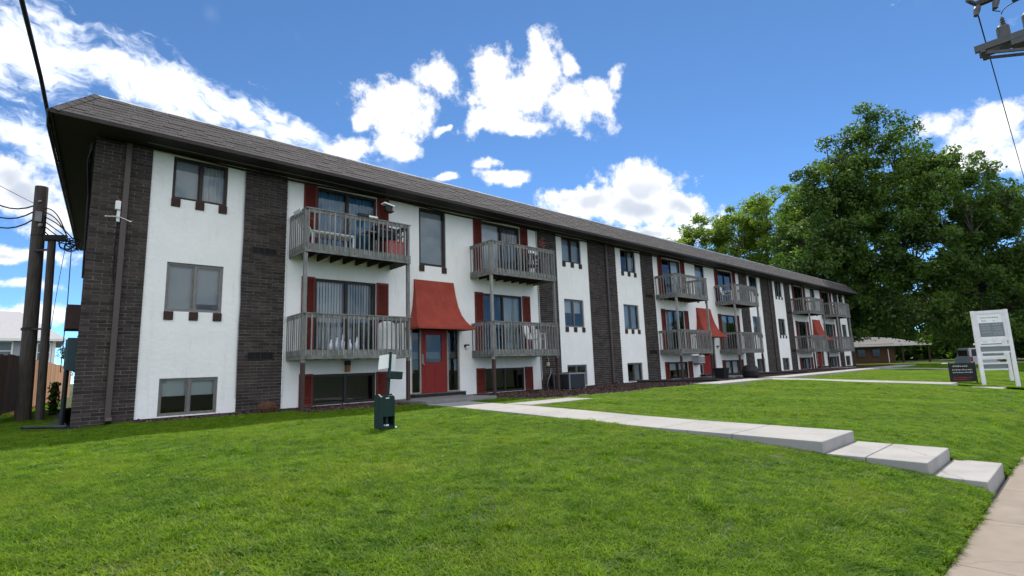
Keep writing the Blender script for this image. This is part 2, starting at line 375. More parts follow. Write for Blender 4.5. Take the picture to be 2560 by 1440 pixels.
m_tanwall=mat('shade_toned_tan_brick',(.10,.05,.028),.9,.2,9)  # bungalow wall darkened in colour for tree shade that does not fall on it
m_silver=mat('silver_paint',(.36,.365,.38),.35,.03,3,metal=.1)
m_tyre=mat('tyre',(.012,.012,.012),.8,.1,9)
m_lens=mat('red_lens',(.25,.01,.01),.3,.05,5)
m_grill=mat('grill_black',(.013,.013,.014),.45,.2,8)
m_galv=mat('galvanised',(.22,.225,.22),.6,.15,6,metal=.3)
m_porc=mat('porcelain',(.16,.15,.15),.4,.2,10)
m_rust=mat('rusty_brown',(.085,.040,.024),.9,.5,12,.5,40)
m_board=mat('notice_board',(.17,.20,.205),.4,.1,4)
m_text=mat('dark_print',(.03,.03,.03),.7,.1,5)
m_lite=mat('light_print',(.70,.70,.68),.7,.05,5)
m_redp=mat('red_print',(.55,.06,.05),.7,.05,5)
m_pink=mat('pink_cloth',(.45,.12,.12),.8,.2,9)
m_copper=mat('orange_wood',(.36,.16,.07),.8,.2,9)

# ---------------------------------------------------------------- ground
PY=np.array([-200,-13.42,-13.37,-12.9,-12.3,-11.5,-10.4,-8.5,-5.0,-3.0,0,200]); PZ=np.array([-.90,-.90,-.79,-.69,-.625,-.56,-.47,-.385,-.27,-.215,-.19,-.19])
def lawn(x,y):
    x=np.asarray(x,float); y=np.asarray(y,float)
    z=np.interp(y,PY,PZ)
    z=z+.018*np.sin(x*.9+1.3*np.sin(y*.5))*np.clip((-y-1)/4,0,1)*np.clip((y+13.4)/2,0,1)+.012*np.sin(x*2.1+y*1.7)*np.clip((-y-1)/4,0,1)*np.clip((y+13.4)/1,0,1)
    z=z-.08*np.clip((1-x)/1.2,0,1)*np.clip((y+4)/3,0,1)
    z=z-.25*np.clip((x-56)/30,0,1)*np.clip((y+13.4)/3,0,1)
    return z
LW0=(7.12,8.47); LW1=(24.05,25.5); LW2=(42.05,43.5)
def ground_sheets():
    b=MB(); b.add([(-1500,-1500,-1.02),(1500,-1500,-1.02),(1500,1500,-1.02),(-1500,1500,-1.02)],[(0,1,2,3)])
    tag(b.build('ground',m_soil,None,(0,0,-1.02)),kind='structure',label='flat green ground reaching to the horizon')
    xs=np.concatenate([np.arange(-60,-6,2.0),np.arange(-6,30,.25),np.arange(30,60,.5),np.arange(60,132,2.0)]); ys=np.concatenate([np.arange(-13.42,0,.25),np.arange(0,60,1.0)])
    gx,gy=np.meshgrid(xs,ys); gz=lawn(gx,gy); nx=len(xs); ny=len(ys)
    for (wx0,wx1) in (LW0,LW1,LW2): gz=np.where((gx>wx0)&(gx<wx1+.04)&(gy<-2.4),gz-.14,gz)
    V=np.stack([gx.ravel(),gy.ravel(),gz.ravel()],1)
    i=np.arange(nx-1)[None,:]+np.arange(ny-1)[:,None]*nx; i=i.ravel()
    Fq=np.stack([i,i+1,i+1+nx,i+nx],1); cx=V[Fq].mean(1)
    keep=~((cx[:,0]>.1)&(cx[:,0]<53.3)&(cx[:,1]>.1)&(cx[:,1]<12.4))
    o=np_mesh('lawn',V,Fq[keep],m_soil,smooth=True); tag(o,kind='structure',label='green mown lawn sloping from the apartment building down to the sidewalk')
    # verge and street behind the sidewalk
    b=MB(); b.add([(-200,-17.2,-.90),(200,-17.2,-.90),(200,-14.93,-.90),(-200,-14.93,-.90)],[(0,1,2,3)])
    tag(b.build('grass_verge',m_soil,None,(0,-16,-.9)),kind='structure')
    b=MB(); b.box(-200,200,-17.35,-17.2,-1.01,-.89); tag(b.build('kerb',m_conc,None,(0,-17.3,-1)),kind='structure')
    b=MB(); b.add([(-200,-26,-1.005),(200,-26,-1.005),(200,-17.35,-1.005),(-200,-17.35,-1.005)],[(0,1,2,3)])
    tag(b.build('road',m_road,None,(0,-20,-1)),kind='structure')
ground_sheets()
def slab_poly(parent,x0,x1,pts,zb,m,gap=.006,name='slab'):
    """concrete panels along -Y; pts = [(y,ztop),...] from high y to low y"""
    for (ya,za),(yb,zb2) in zip(pts[:-1],pts[1:]):
        b=MB(); y0=yb+gap; y1=ya-gap; zt0=zb2; zt1=za
        b.add([(x0,y0,zb),(x1,y0,zb),(x1,y1,zb),(x0,y1,zb),(x0,y0,zt0),(x1,y0,zt0),(x1,y1,zt1),(x0,y1,zt1)],BOXF)
        b.build(name,m,parent,((x0+x1)/2,(y0+y1)/2,zt0),bevel=.012)
def walkways():
    sw=tag(empty('sidewalk',(0,-14.2,-.85)),kind='structure',label='tan concrete public sidewalk at the right edge')
    xs=np.arange(-9.1,60,1.52)
    for a,b in zip(xs[:-1],xs[1:]):
        k=MB(); dz=rng.uniform(-.004,.004); k.box(a+.005,b-.005,-14.92,-13.425,-1.0,-.85+dz); k.build('slab',m_side,sw,((a+b)/2,-14.2,-.85),bevel=.01)
    prof=lambda y:float(np.interp(y,[-11.82,-8.5,-5.7,-2.4],[-.40,-.352,-.25,-.185]))
    w=tag(empty('walkway',(7.8,-11.8,-.4)),kind='structure',label='pale concrete walkway with two steps leading from sidewalk to nearest entrance')
    ys=[-2.4,-3.95,-4.95,-6.4,-7.9,-9.4,-10.6,-11.82]
    slab_poly(w,*LW0,[(y,prof(y)) for y in ys],-.95,m_conc)
    slab_poly(w,*LW0,[(-11.83,-.545),(-12.28,-.548),(-12.90,-.553)],-.95,m_conc); slab_poly(w,LW0[0]+.02,LW0[1]+.05,[(-12.91,-.695),(-13.40,-.70)],-.95,m_conc)
    w2=tag(empty('walkway',(24.8,-10.8,-.5)),kind='structure',label='pale concrete walkway with steps beside the white sign')
    p2=lambda y:float(np.interp(y,[-10.75,-3.9],[-.44,-.20]))
    slab_poly(w2,*LW1,[(y,p2(y)) for y in (-3.95,-5.6,-7.3,-9.0,-10.75)],-.95,m_conc)
    slab_poly(w2,*LW1,[(-10.76,-.59),(-12.1,-.60)],-.95,m_conc); slab_poly(w2,*LW1,[(-12.11,-.735),(-13.40,-.74)],-.95,m_conc)
    w3=tag(empty('walkway',(42.8,-10.8,-.5)),kind='structure',label='farthest concrete walkway across the lawn near the end of the building')
    slab_poly(w3,*LW2,[(-3.95,-.19),(-7,-.27),(-10.75,-.44)],-.95,m_conc); slab_poly(w3,*LW2,[(-10.76,-.59),(-13.4,-.72)],-.95,m_conc)
    f=tag(empty('path',(9,-4.5,-.2)),kind='structure',label='narrow concrete path along the front of the building')
    def xs_slabs(x0,x1,y0,y1,z,n):
        q=np.linspace(x0,x1,n+1)
        for a,b in zip(q[:-1],q[1:]):
            k=MB(); k.box(a+.006,b-.006,y0,y1,-.6,z); k.build('slab',m_conc,f,((a+b)/2,(y0+y1)/2,z),bevel=.01)
    xs_slabs(8.475,10.9,-4.94,-4.0,-.213,2)
    xs_slabs(19.0,24.04,-4.55,-3.3,-.178,4); xs_slabs(25.51,42.04,-4.55,-3.3,-.178,11); xs_slabs(43.51,53,-4.55,-3.3,-.178,6)
    # landing at each entrance
    for m in range(3):
        o=18*m-.015*m
        k=MB(); k.box(o+7.25,o+9.75,-2.15,-.30,-.6,-.115); tag(k.build('landing',m_step,None,(o+8.5,-1.2,-.115),bevel=.012),kind='structure')
        k=MB(); k.box(o+7.6,o+9.95,-2.38,-2.16,-.6,-.195); tag(k.build('landing_step',m_step,None,(o+8.7,-2.2,-.2),bevel=.012),kind='structure')
walkways()
MULCH=[(4.2,7.22,-1.75,-.02),(9.78,19.0,-3.7,-.02),(19.0,53.2,-3.28,-.02),(1.0,4.2,-.75,-.02)]
def mulch():
    V=[];F=[];n=0
    for (x0,x1,y0,y1) in MULCH:
        xs=np.arange(x0,x1+.01,.2); ys=np.linspace(y0,y1,max(3,int((y1-y0)/.2)))
        gx,gy=np.meshgrid(xs,ys); gz=lawn(gx,gy)+.018+rng.uniform(-.006,.008,gx.shape); nx=len(xs)
        V.append(np.stack([gx.ravel(),gy.ravel(),gz.ravel()],1))
        i=(np.arange(nx-1)[None,:]+np.arange(len(ys)-1)[:,None]*nx).ravel()+n; F.append(np.stack([i,i+1,i+1+nx,i+nx],1)); n+=gx.size
    b=np_mesh('mulch_bed',np.concatenate(V),np.concatenate(F),m_mulch); tag(b,kind='structure',label='dark mulch bed along the foot of the building')
    V=[];F=[];T=[];n=0
    for (x0,x1,y0,y1) in MULCH:
        cnt=int(min(9000,(x1-x0)*(y1-y0)*(170 if x0<12 else 90)))
        c=np.stack([rng.uniform(x0,x1,cnt),rng.uniform(y0-.06,y1,cnt),np.zeros(cnt)],1); c[:,2]=lawn(c[:,0],c[:,1])+.03
        a=rng.normal(size=(cnt,3)); a[:,2]*=.35; a/=np.linalg.norm(a,axis=1)[:,None]
        b2=np.cross(a,rng.normal(size=(cnt,3))); b2/=np.linalg.norm(b2,axis=1)[:,None]
        a*=rng.uniform(.015,.045,cnt)[:,None]; b2*=rng.uniform(.008,.02,cnt)[:,None]
        q=np.stack([c-a-b2,c+a-b2,c+a+b2,c-a+b2],1).reshape(-1,3); V.append(q); F.append(np.arange(cnt*4).reshape(-1,4)+n); T.append(rng.uniform(0,1,cnt)); n+=cnt*4
    o=np_mesh('mulch_chips',np.concatenate(V),np.concatenate(F),m_chip,tone=np.concatenate(T)); tag(o,'loose brown bark chips spread over the bed along the facade','mulch',kind='stuff')
mulch()

# ---------------------------------------------------------------- apartment building
LM=17.985; END=53.4; DEPTH=12.5; ZT=6.16; SKEW=.079   # the left end wall is not square to the front
def shear(b):
    b.v=[(x+SKEW*max(0.0,y) if x<5 else x,y,z) for (x,y,z) in b.v]; return b
B=tag(empty('apartment_building',(0,0,-.2)),'long three storey apartment building with dark brick piers, white stucco and shingled eaves','building')
def wall(name,x0,x1,z0,z1,ops,m,y0=0.0,y1=.16,parent=B):
    xs=sorted({x0,x1,*[v for o in ops for v in o[:2]]}); zs=sorted({z0,z1,*[v for o in ops for v in o[2:]]})
    nx=len(xs)-1; nz=len(zs)-1
    fil=[[not any(o[0]-1e-6<=xs[i] and xs[i+1]<=o[1]+1e-6 and o[2]-1e-6<=zs[k] and zs[k+1]<=o[3]+1e-6 for o in ops) for k in range(nz)] for i in range(nx)]
    f=lambda i,k:0<=i<nx and 0<=k<nz and fil[i][k]
    b=MB()
    for i in range(nx):
        for k in range(nz):
            if not fil[i][k]: continue
            a,c,d,e=xs[i],xs[i+1],zs[k],zs[k+1]
            b.add([(a,y0,d),(c,y0,d),(c,y0,e),(a,y0,e)],[(0,1,2,3)]); b.add([(a,y1,d),(c,y1,d),(c,y1,e),(a,y1,e)],[(3,2,1,0)])
            if not f(i-1,k): b.add([(a,y0,d),(a,y0,e),(a,y1,e),(a,y1,d)],[(0,1,2,3)])
            if not f(i+1,k): b.add([(c,y0,d),(c,y1,d),(c,y1,e),(c,y0,e)],[(0,1,2,3)])
            if not f(i,k-1): b.add([(a,y0,d),(a,y1,d),(c,y1,d),(c,y0,d)],[(0,1,2,3)])
            if not f(i,k+1): b.add([(a,y0,e),(c,y0,e),(c,y1,e),(a,y1,e)],[(0,1,2,3)])
    return b.build(name,m,parent)
def vslats(b,x0,x1,y,z0,z1,step=.085,ang=.5):
    x=x0
    while x<x1:
        w=step*.5; a=ang+random.uniform(-.15,.15); b.obox((x+w,y,(z0+z1)/2),(w*math.cos(a),w*math.sin(a),0),(-.001*math.sin(a),.001,0),(0,0,(z1-z0)/2)); x+=step
def folds(b,x0,x1,y,z0,z1,n=14,amp=.03):
    vs=[];fs=[]; ph=random.uniform(0,6)
    for i in range(n*4+1):
        t=i/(n*4); x=x0+(x1-x0)*t; yy=y+amp*math.sin(t*n*6.28+ph)+amp*.4*math.sin(t*n*2.3+ph)
        vs+=[(x,yy,z0),(x,yy,z1)]
    for i in range(n*4): fs.append((2*i,2*i+2,2*i+3,2*i+1))
    b.add(vs,fs)
def cover(win,kind,x0,x1,z0,z1):
    """what hangs behind one pane"""
    y=.17; b=MB(); h=z1-z0
    if kind=='blind':
        n=int(h/.05)
        for i in range(n): z=z0+h*(i+.5)/n; b.obox(((x0+x1)/2,y,z),((x1-x0)/2,0,0),(0,.012,-.012),(0,.001,.001))
        b.build('blind',m_blind,win)
    elif kind=='blindw':
        n=int(h/.05)
        for i in range(n): z=z0+h*(i+.5)/n; b.obox(((x0+x1)/2,y,z),((x1-x0)/2,0,0),(0,.010,-.016),(0,.001,.001))
        b.build('blind',m_shade,win)
    elif kind=='shade': b.box(x0,x1,y,y+.004,z0,z1); b.build('roller_shade_or_reflection',m_shade,win)
    elif kind=='grey_shade_or_reflection': b.box(x0,x1,y,y+.004,z0,z1); b.build('roller_shade_or_reflection',m_blind,win)  # a grey shade, except on the stair window: a painted sky reflection
    elif kind=='half': b.box(x0,x1,y,y+.004,z0+h*.52,z1); b.build('roller_shade_or_reflection',m_shade,win)
    elif kind=='most': b.box(x0,x1,y,y+.004,z0+h*.16,z1); b.build('roller_shade_or_reflection',m_blind,win)
    elif kind=='screen': b.box(x0,x1,.045,.047,z0,z1); b.build('insect_screen',m_screen,win)
    elif kind=='vert': vslats(b,x0,x1,y+.03,z0,z1); b.build('vertical_blind',m_shade,win)
    elif kind=='vertg': vslats(b,x0,x1,y+.03,z0,z1); b.build('vertical_blind',m_blind,win)
    elif kind=='blue': folds(b,x0,x1,y+.04,z0,z1,8); b.build('curtain',m_blue,win)
    elif kind=='navy': folds(b,x0,x1,y+.04,z0,z1,8); b.build('curtain',m_navy,win)
    elif kind=='curt': folds(b,x0,x1,y+.04,z0,z1,9); b.build('curtain',m_blind,win)
    elif kind=='curtw': folds(b,x0,x1,y+.04,z0,z1,9); b.build('curtain',m_shade,win)
def glazed(name,xa,xb,za,zb,fm,covers,fw=.042,parent=B,y=.05,mid=True,sill=False):
    w=empty(name,((xa+xb)/2,0,za),parent); c=(xa+xb)/2; d=.06
    b=MB(); b.box(xa,xa+fw,y,y+d,za,zb); b.box(xb-fw,xb,y,y+d,za,zb); b.box(xa+fw,xb-fw,y,y+d,zb-fw,zb); b.box(xa+fw,xb-fw,y,y+d,za,za+fw)
    b.build('frame',fm,w)
    if mid:
        b=MB(); b.box(c-fw*.6,c+fw*.6,y-.012,y+d-.004,za+fw,zb-fw); b.build('mullion',fm,w)
        spans=[(xa+fw,c-fw*.6,.032),(c+fw*.6,xb-fw,.02)]
    else: spans=[(xa+fw,xb-fw,.026)]
    for (p,q,dy),cv in zip(spans,covers):
        b=MB(); b.add([(p,y+dy,za+fw),(q,y+dy,za+fw),(q,y+dy,zb-fw),(p,y+dy,zb-fw)],[(0,1,2,3)]); b.build('pane',m_glass,w)
        cover(w,cv,p,q,za+fw,zb-fw)
        if name=='sliding_door' or name=='window':
            s=MB(); t=.028; yy=y+dy-.012
            s.box(p,p+t,yy,yy+.03,za+fw,zb-fw); s.box(q-t,q,yy,yy+.03,za+fw,zb-fw); s.box(p+t,q-t,yy,yy+.03,za+fw,za+fw+t); s.box(p+t,q-t,yy,yy+.03,zb-fw-t,zb-fw); s.build('sash',fm,w)
    return w
def corbels(xa,xb,zt,n,parent=B):
    for i in range(n):
        x=xa+.09+(xb-xa-.18)*i/(n-1)
        b=MB(); b.box(x-.095,x+.095,-.035,.02,zt-.205,zt-.004); b.build('corbel',m_corb,parent,(x,0,zt),bevel=.008)
SHUT=None
def shutter(x0,x1,z0,z1):
    s=empty('shutter',((x0+x1)/2,-.02,z0),B); b=MB(); t=.045
    b.box(x0,x0+t,-.035,.0,z0,z1); b.box(x1-t,x1,-.035,.0,z0,z1); b.box(x0+t,x1-t,-.035,.0,z0,z0+.07); b.box(x0+t,x1-t,-.035,.0,z1-.07,z1)
    if z1-z0>1.4: zm=(z0+z1)/2; b.box(x0+t,x1-t,-.035,.0,zm-.035,zm+.035)
    b.build('shutter_frame',m_shut,s)
    b=MB(); z=z0+.09; b.box(x0+t,x1-t,-.006,.0,z0+.07,z1-.07)
    while z<z1-.08:
        if not (z1-z0>1.4 and abs(z-(z0+z1)/2)<.05): b.obox(((x0+x1)/2,-.018,z),((x1-x0)/2-t,0,0),(0,.010,.012),(0,.002,-.003))
        z+=.036
    b.build('louvers',m_shut,s)
FD=1.34; FU=4.10        # balcony deck levels
COV={ # (module, place, storey): covers behind left / right pane
 (0,'w1','t'):('grey_shade_or_reflection','curtw'),(0,'w1','m'):('grey_shade_or_reflection','most'),(0,'w1','b'):('half','half'),
 (0,'A','t'):('blue','blue'),(0,'A','m'):('vert','vertg'),(0,'A','b'):('none','none'),
 (0,'B','t'):('shade','vertg'),(0,'B','m'):('navy','grey_shade_or_reflection'),(0,'B','b'):('none','none'),
 (0,'w2','t'):('grey_shade_or_reflection','blindw'),(0,'w2','m'):('half','half'),(0,'w2','b'):('none','none'),
 (1,'w1','t'):('none','curtw'),(1,'w1','m'):('grey_shade_or_reflection','blindw'),(1,'w1','b'):('none','grey_shade_or_reflection'),
 (1,'A','t'):('none','shade'),(1,'A','m'):('curt','none'),(1,'A','b'):('half','half'),
 (1,'B','t'):('navy','none'),(1,'B','m'):('curt','none'),(1,'B','b'):('shade','shade'),
 (1,'w2','t'):('none','none'),(1,'w2','m'):('blindw','blindw'),(1,'w2','b'):('curt','curt'),
 (2,'w1','t'):('none','grey_shade_or_reflection'),(2,'w1','m'):('curt','curt'),(2,'w1','b'):('grey_shade_or_reflection','curt'),
 (2,'A','t'):('none','none'),(2,'A','m'):('curt','none'),(2,'A','b'):('navy','grey_shade_or_reflection'),
 (2,'B','t'):('none','none'),(2,'B','m'):('none','curt'),(2,'B','b'):('none','grey_shade_or_reflection'),
 (2,'w2','t'):('none','none'),(2,'w2','m'):('none','grey_shade_or_reflection'),(2,'w2','b'):('none','none')}
ZW=-.15
def module(m):
    o=m*LM
    for key,(xa,xb),(wa,wb) in (('w1',(1.06,3.10),(1.487,2.687)),('w2',(15.0,17.05),(15.37,16.60))):
        ops=[(o+wa,o+wb,-.125,.728),(o+wa,o+wb,2.287,3.46),(o+wa,o+wb,5.033,6.10)]
        wall('stucco_panel',o+xa,o+xb,ZW,ZT,ops,m_stucco)
        for st,(za,zb) in (('t',(5.033,6.10)),('m',(2.287,3.46)),('b',(-.125,.728))):
            glazed('window',o+wa,o+wb,za,zb,m_frame if st=='t' else m_alum,COV[(m,key,st)])
            if st!='b': corbels(o+wa,o+wb,za,3)
    # balcony section
    ops=[(o+5.0,o+6.88,FU-.02,6.08),(o+5.0,o+6.88,FD-.02,3.385),(o+5.0,o+6.88,-.14,.70),
         (o+11.05,o+12.975,FU-.02,6.08),(o+11.05,o+12.975,FD-.02,3.385),(o+11.05,o+12.975,-.14,.70),
         (o+8.41,o+9.475,4.135,6.10),(o+8.09,o+9.976,-.02,2.06)]
    wall('stucco_panel',o+4.17,o+13.85,ZW,ZT,ops,m_stucco)
    for key,(a,b_),(sl,sr) in (('A',(5.0,6.88),(4.63,7.28)),('B',(11.05,12.975),(10.67,13.375))):
        for st,(za,zb) in (('t',(FU-.02,6.08)),('m',(FD-.02,3.385)),('b',(-.14,.70))):
            glazed('sliding_door' if st!='b' else 'window',o+a,o+b_,za,zb,m_frame,COV[(m,key,st)],fw=.05)
            for p,q in ((sl,a-.005),(b_+.005,sr)): shutter(o+p,o+q,za,zb+.02)
    w=glazed('stair_window',o+8.41,o+9.475,4.135,6.10,m_frame,('grey_shade_or_reflection',),fw=.085,mid=False); corbels(o+8.41,o+9.475,4.135,2)  # bare glass: the grey sheet behind it imitates the pale sky reflection
    # entrance
    e=empty('entrance',(o+8.97,0,-.02),B); b=MB(); y0,y1=.02,.12; fr=.05
    for x in (8.09,8.42,9.475,9.926): b.box(o+x,o+x+fr,y0,y1,-.02,2.06)
    for p,q in ((8.14,8.42),(8.47,9.475),(9.525,9.926)): b.box(o+p,o+q,y0,y1,2.01,2.06)
    b.box(o+8.14,o+8.42,y0,y1,-.02,.03); b.box(o+9.525,o+9.926,y0,y1,-.02,.03); b.build('door_frame',mat('entry_frame',(.30,.27,.235),.6,.1,6),e)
    for p,q in ((8.14,8.42),(9.525,9.926)):
        b=MB(); b.add([(o+p,.07,.03),(o+q,.07,.03),(o+q,.07,2.01),(o+p,.07,2.01)],[(0,1,2,3)]); b.build('sidelight',m_glass2,e)
    d=MB(); xa,xb=o+8.475,o+9.47; ga,gb,gz0,gz1=xa+.2,xb-.2,.98,1.86
    d.box(xa,ga,.05,.095,.0,2.005); d.box(gb,xb,.05,.095,.0,2.005); d.box(ga,gb,.05,.095,.0,gz0); d.box(ga,gb,.05,.095,gz1,2.005)
    for p,q in ((xa+.14,xa+.46),(xb-.46,xb-.14)):
        for r_,s_ in ((.12,.30),(.36,.84)): d.box(p,q,.042,.052,r_,s_)
    d.build('front_door',m_door,e)
    b=MB(); b.add([(ga,.075,gz0),(gb,.075,gz0),(gb,.075,gz1),(ga,.075,gz1)],[(0,1,2,3)]); b.build('door_glass',m_glass2,e)
    b=MB(); b.box(xa+.03,xa+.10,.036,.051,.92,1.22); b.tube([(xa+.065,.03,.9),(xa+.065,-.015,.9)],.022); b.sphere((xa+.065,-.02,.9),.032); b.build('door_handle',m_galv,e)
    b=MB(); b.box(o+8.05,o+10.0,-.29,.16,-.6,-.022); b.build('door_step',m_soffit,e,bevel=.01)
    b=MB(); b.box(o+8.02,o+9.99,-.31,.0,-.022,-.004); b.build('threshold',m_alum,e)
    # awning
    pf=[(3.63,-.05,.77),(3.2,-.13,.785),(2.8,-.225,.82),(2.5,-.34,.875),(2.28,-.48,.95),(2.14,-.62,1.02),(2.06,-.74,1.075),(2.035,-.79,1.09)]
    vs=[];fs=[];c=o+8.97
    for (z,y,h) in pf: vs+=[(c-h,0,z),(c-h,y,z),(c+h,y,z),(c+h,0,z)]
    n=len(pf)
    for i in range(n-1):
        for k in range(3): a=4*i+k; fs.append((a,a+4,a+5,a+1))
    fs.append((0,1,2,3)); vs+=[(c-1.09,0,1.985),(c-1.09,-.79,1.985),(c+1.09,-.79,1.985),(c+1.09,0,1.985)]
    a=4*(n-1); fs+=[(a,a+4,a+5,a+1),(a+1,a+5,a+6,a+2),(a+2,a+6,a+7,a+3)]
    b=MB(); b.add(vs,fs); aw=b.build('awning',m_red,B); 
    b=MB(); b.box(c-1.07,c+1.07,-.77,-.005,2.0,2.012); b.build('awning_soffit',m_soffit,aw)
    # porch lamp
    l=empty('porch_lamp',(o+10.22,0,1.45),B); b=MB(); b.box(o+10.17,o+10.27,-.05,0,1.44,1.54); b.box(o+10.17,o+10.31,-.12,-.05,1.49,1.54); b.build('housing',m_black,l)
    b=MB(); b.lathe((o+10.24,-.085,1.39),[(.03,0),(.045,.03),(.045,.1)]); b.build('shade',m_white,l)
    # foundations under the stucco
    b=MB()
    for (p,q) in ((1.06,3.10),(4.17,8.04),(10.01,13.85),(15.0,17.05)): b.box(o+p,o+q,.015,.16,-.8,ZW)
    b.build('foundation',m_soffit,B)
for m in range(3): module(m)

# brick piers
CH=.0790; BLn=.295; JT=.0125
def bricks_run(x0,x1,z0,z1,emit):
    k=0; z=z0
    while z+CH*.5<z1:
        off=0 if k%2==0 else -(BLn+JT)/2; x=x0+off
        while x<x1-.01:
            a=max(x,x0); c=min(x+BLn,x1)
            if c-a>.03: emit(a,c,z,min(z+CH-JT,z1))
            x+=BLn+JT
        z+=CH; k+=1
def pier(x0,x1,single,name='brick_pier',holes=()):
    p=empty(name,((x0+x1)/2,0,-.3),B)
    b=MB(); b.box(x0,x1,-.016,.16,-.8,ZT); b.build('mortar',m_mortar,p)
    if single:
        cache={}
        def emit(a,c,z,z2):
            w=round(c-a,3); h=round(z2-z,3)
            if (w,h) not in cache:
                k=MB(); k.box(-w/2,w/2,-.0085,.012,0,h); me=bpy.data.meshes.new('brick'); me.from_pydata(k.v,[],k.f); me.materials.append(m_brick); cache[(w,h)]=me
            place(bpy.data.objects.new('brick',cache[(w,h)]),p,((a+c)/2,-.022+random.uniform(-.002,.002),z))
        bricks_run(x0,x1,-.33,ZT-.01,emit)
    else:
        b=MB()
        def emit(a,c,z,z2):
            for (h0,h1,h2,h3) in holes:
                if a<h1 and c>h0 and z<h3-.001 and z2>h2+.001:
                    if a<h0-.03: emit(a,h0,z,z2)
                    if c>h1+.03: emit(h1,c,z,z2)
                    if z<h2-.015: emit(max(a,h0),min(c,h1),z,h2)
                    if z2>h3+.015: emit(max(a,h0),min(c,h1),h3,z2)
                    return
            d=random.uniform(-.002,.002); b.box(a,c,-.0305+d,-.012,z,z2,tone=random.random())
        bricks_run(x0,x1,-.33,ZT-.01,emit); tag(b.build('bricks',m_brick,p),kind='stuff')
    return p
def vent(p,x0,x1,z0,z1):
    v=empty('wall_vent',((x0+x1)/2,-.03,z0),p); b=MB(); b.box(x0,x1,-.026,-.017,z0,z1); b.build('vent_back',m_dark,v)
    b=MB(); t=.012; b.box(x0,x1,-.04,-.027,z0,z0+t); b.box(x0,x1,-.04,-.027,z1-t,z1)
    for i in range(5): x=x0+(x1-x0-t)*i/4; b.box(x,x+t,-.04,-.027,z0+t,z1-t)
    b.build('vent_grille',m_frame,v)
pier(0,1.06,True)
for m in range(3):
    o=m*LM; hs=[(o+3.32,o+3.94,3.89,4.06),(o+3.32,o+3.94,1.12,1.32)]
    p=pier(o+3.10,o+4.17,False,holes=hs)
    for h in hs: vent(p,*h)
    pier(o+13.85,o+15.0,False); pier(o+17.05,o+LM+1.06 if m<2 else END,False)
def end_walls():
    for x,s in ((0,-1),(END,1)):
        w=empty('end_wall',(x,5.5,-.3),B); b=MB(); b.box(min(x,x-s*.16)+(.001 if s<0 else 0),max(x,x-s*.16)-(.001 if s>0 else 0),.161,DEPTH,-.8,ZT); shear(b).build('mortar',m_mortar,w)
        b=MB()
        def emit(a,c,z,z2):
            d=random.uniform(-.002,.002)
            x0,x1=(x-.014+d,x+.004) if s<0 else (x-.004,x+.014+d)
            b.box(x0,x1,a,c,z,z2,tone=random.random())
        bricks_run(.0 if s<0 else .165,DEPTH,-.33,ZT-.01,emit); tag(shear(b).build('bricks',m_brick,w),kind='stuff')
    b=MB(); b.box(SKEW*DEPTH,END,DEPTH,DEPTH+.16,-.8,ZT); b.build('rear_wall',m_stucco,B)
end_walls()
def interior():
    b=MB(); b.box(.5,END-.17,3.2,3.3,-1.95,ZT-.02)
    for z in (-1.95,1.08,3.85): b.box(.5,END-.17,.165,3.2,z,z+.22 if z>0 else z+.02)
    b.box(.5,END-.17,.165,3.2,ZT-.05,ZT-.03)
    for m in range(3):
        for x in (1.0,3.12,7.9,10.05,13.9,17.2): b.box(m*LM+x,m*LM+x+.1,.165,3.2,-1.95,ZT-.05)
    b.box(.5,END-.17,.165,.2,-1.95,-.75)
    b.build('room_interior',m_room,B)
interior()
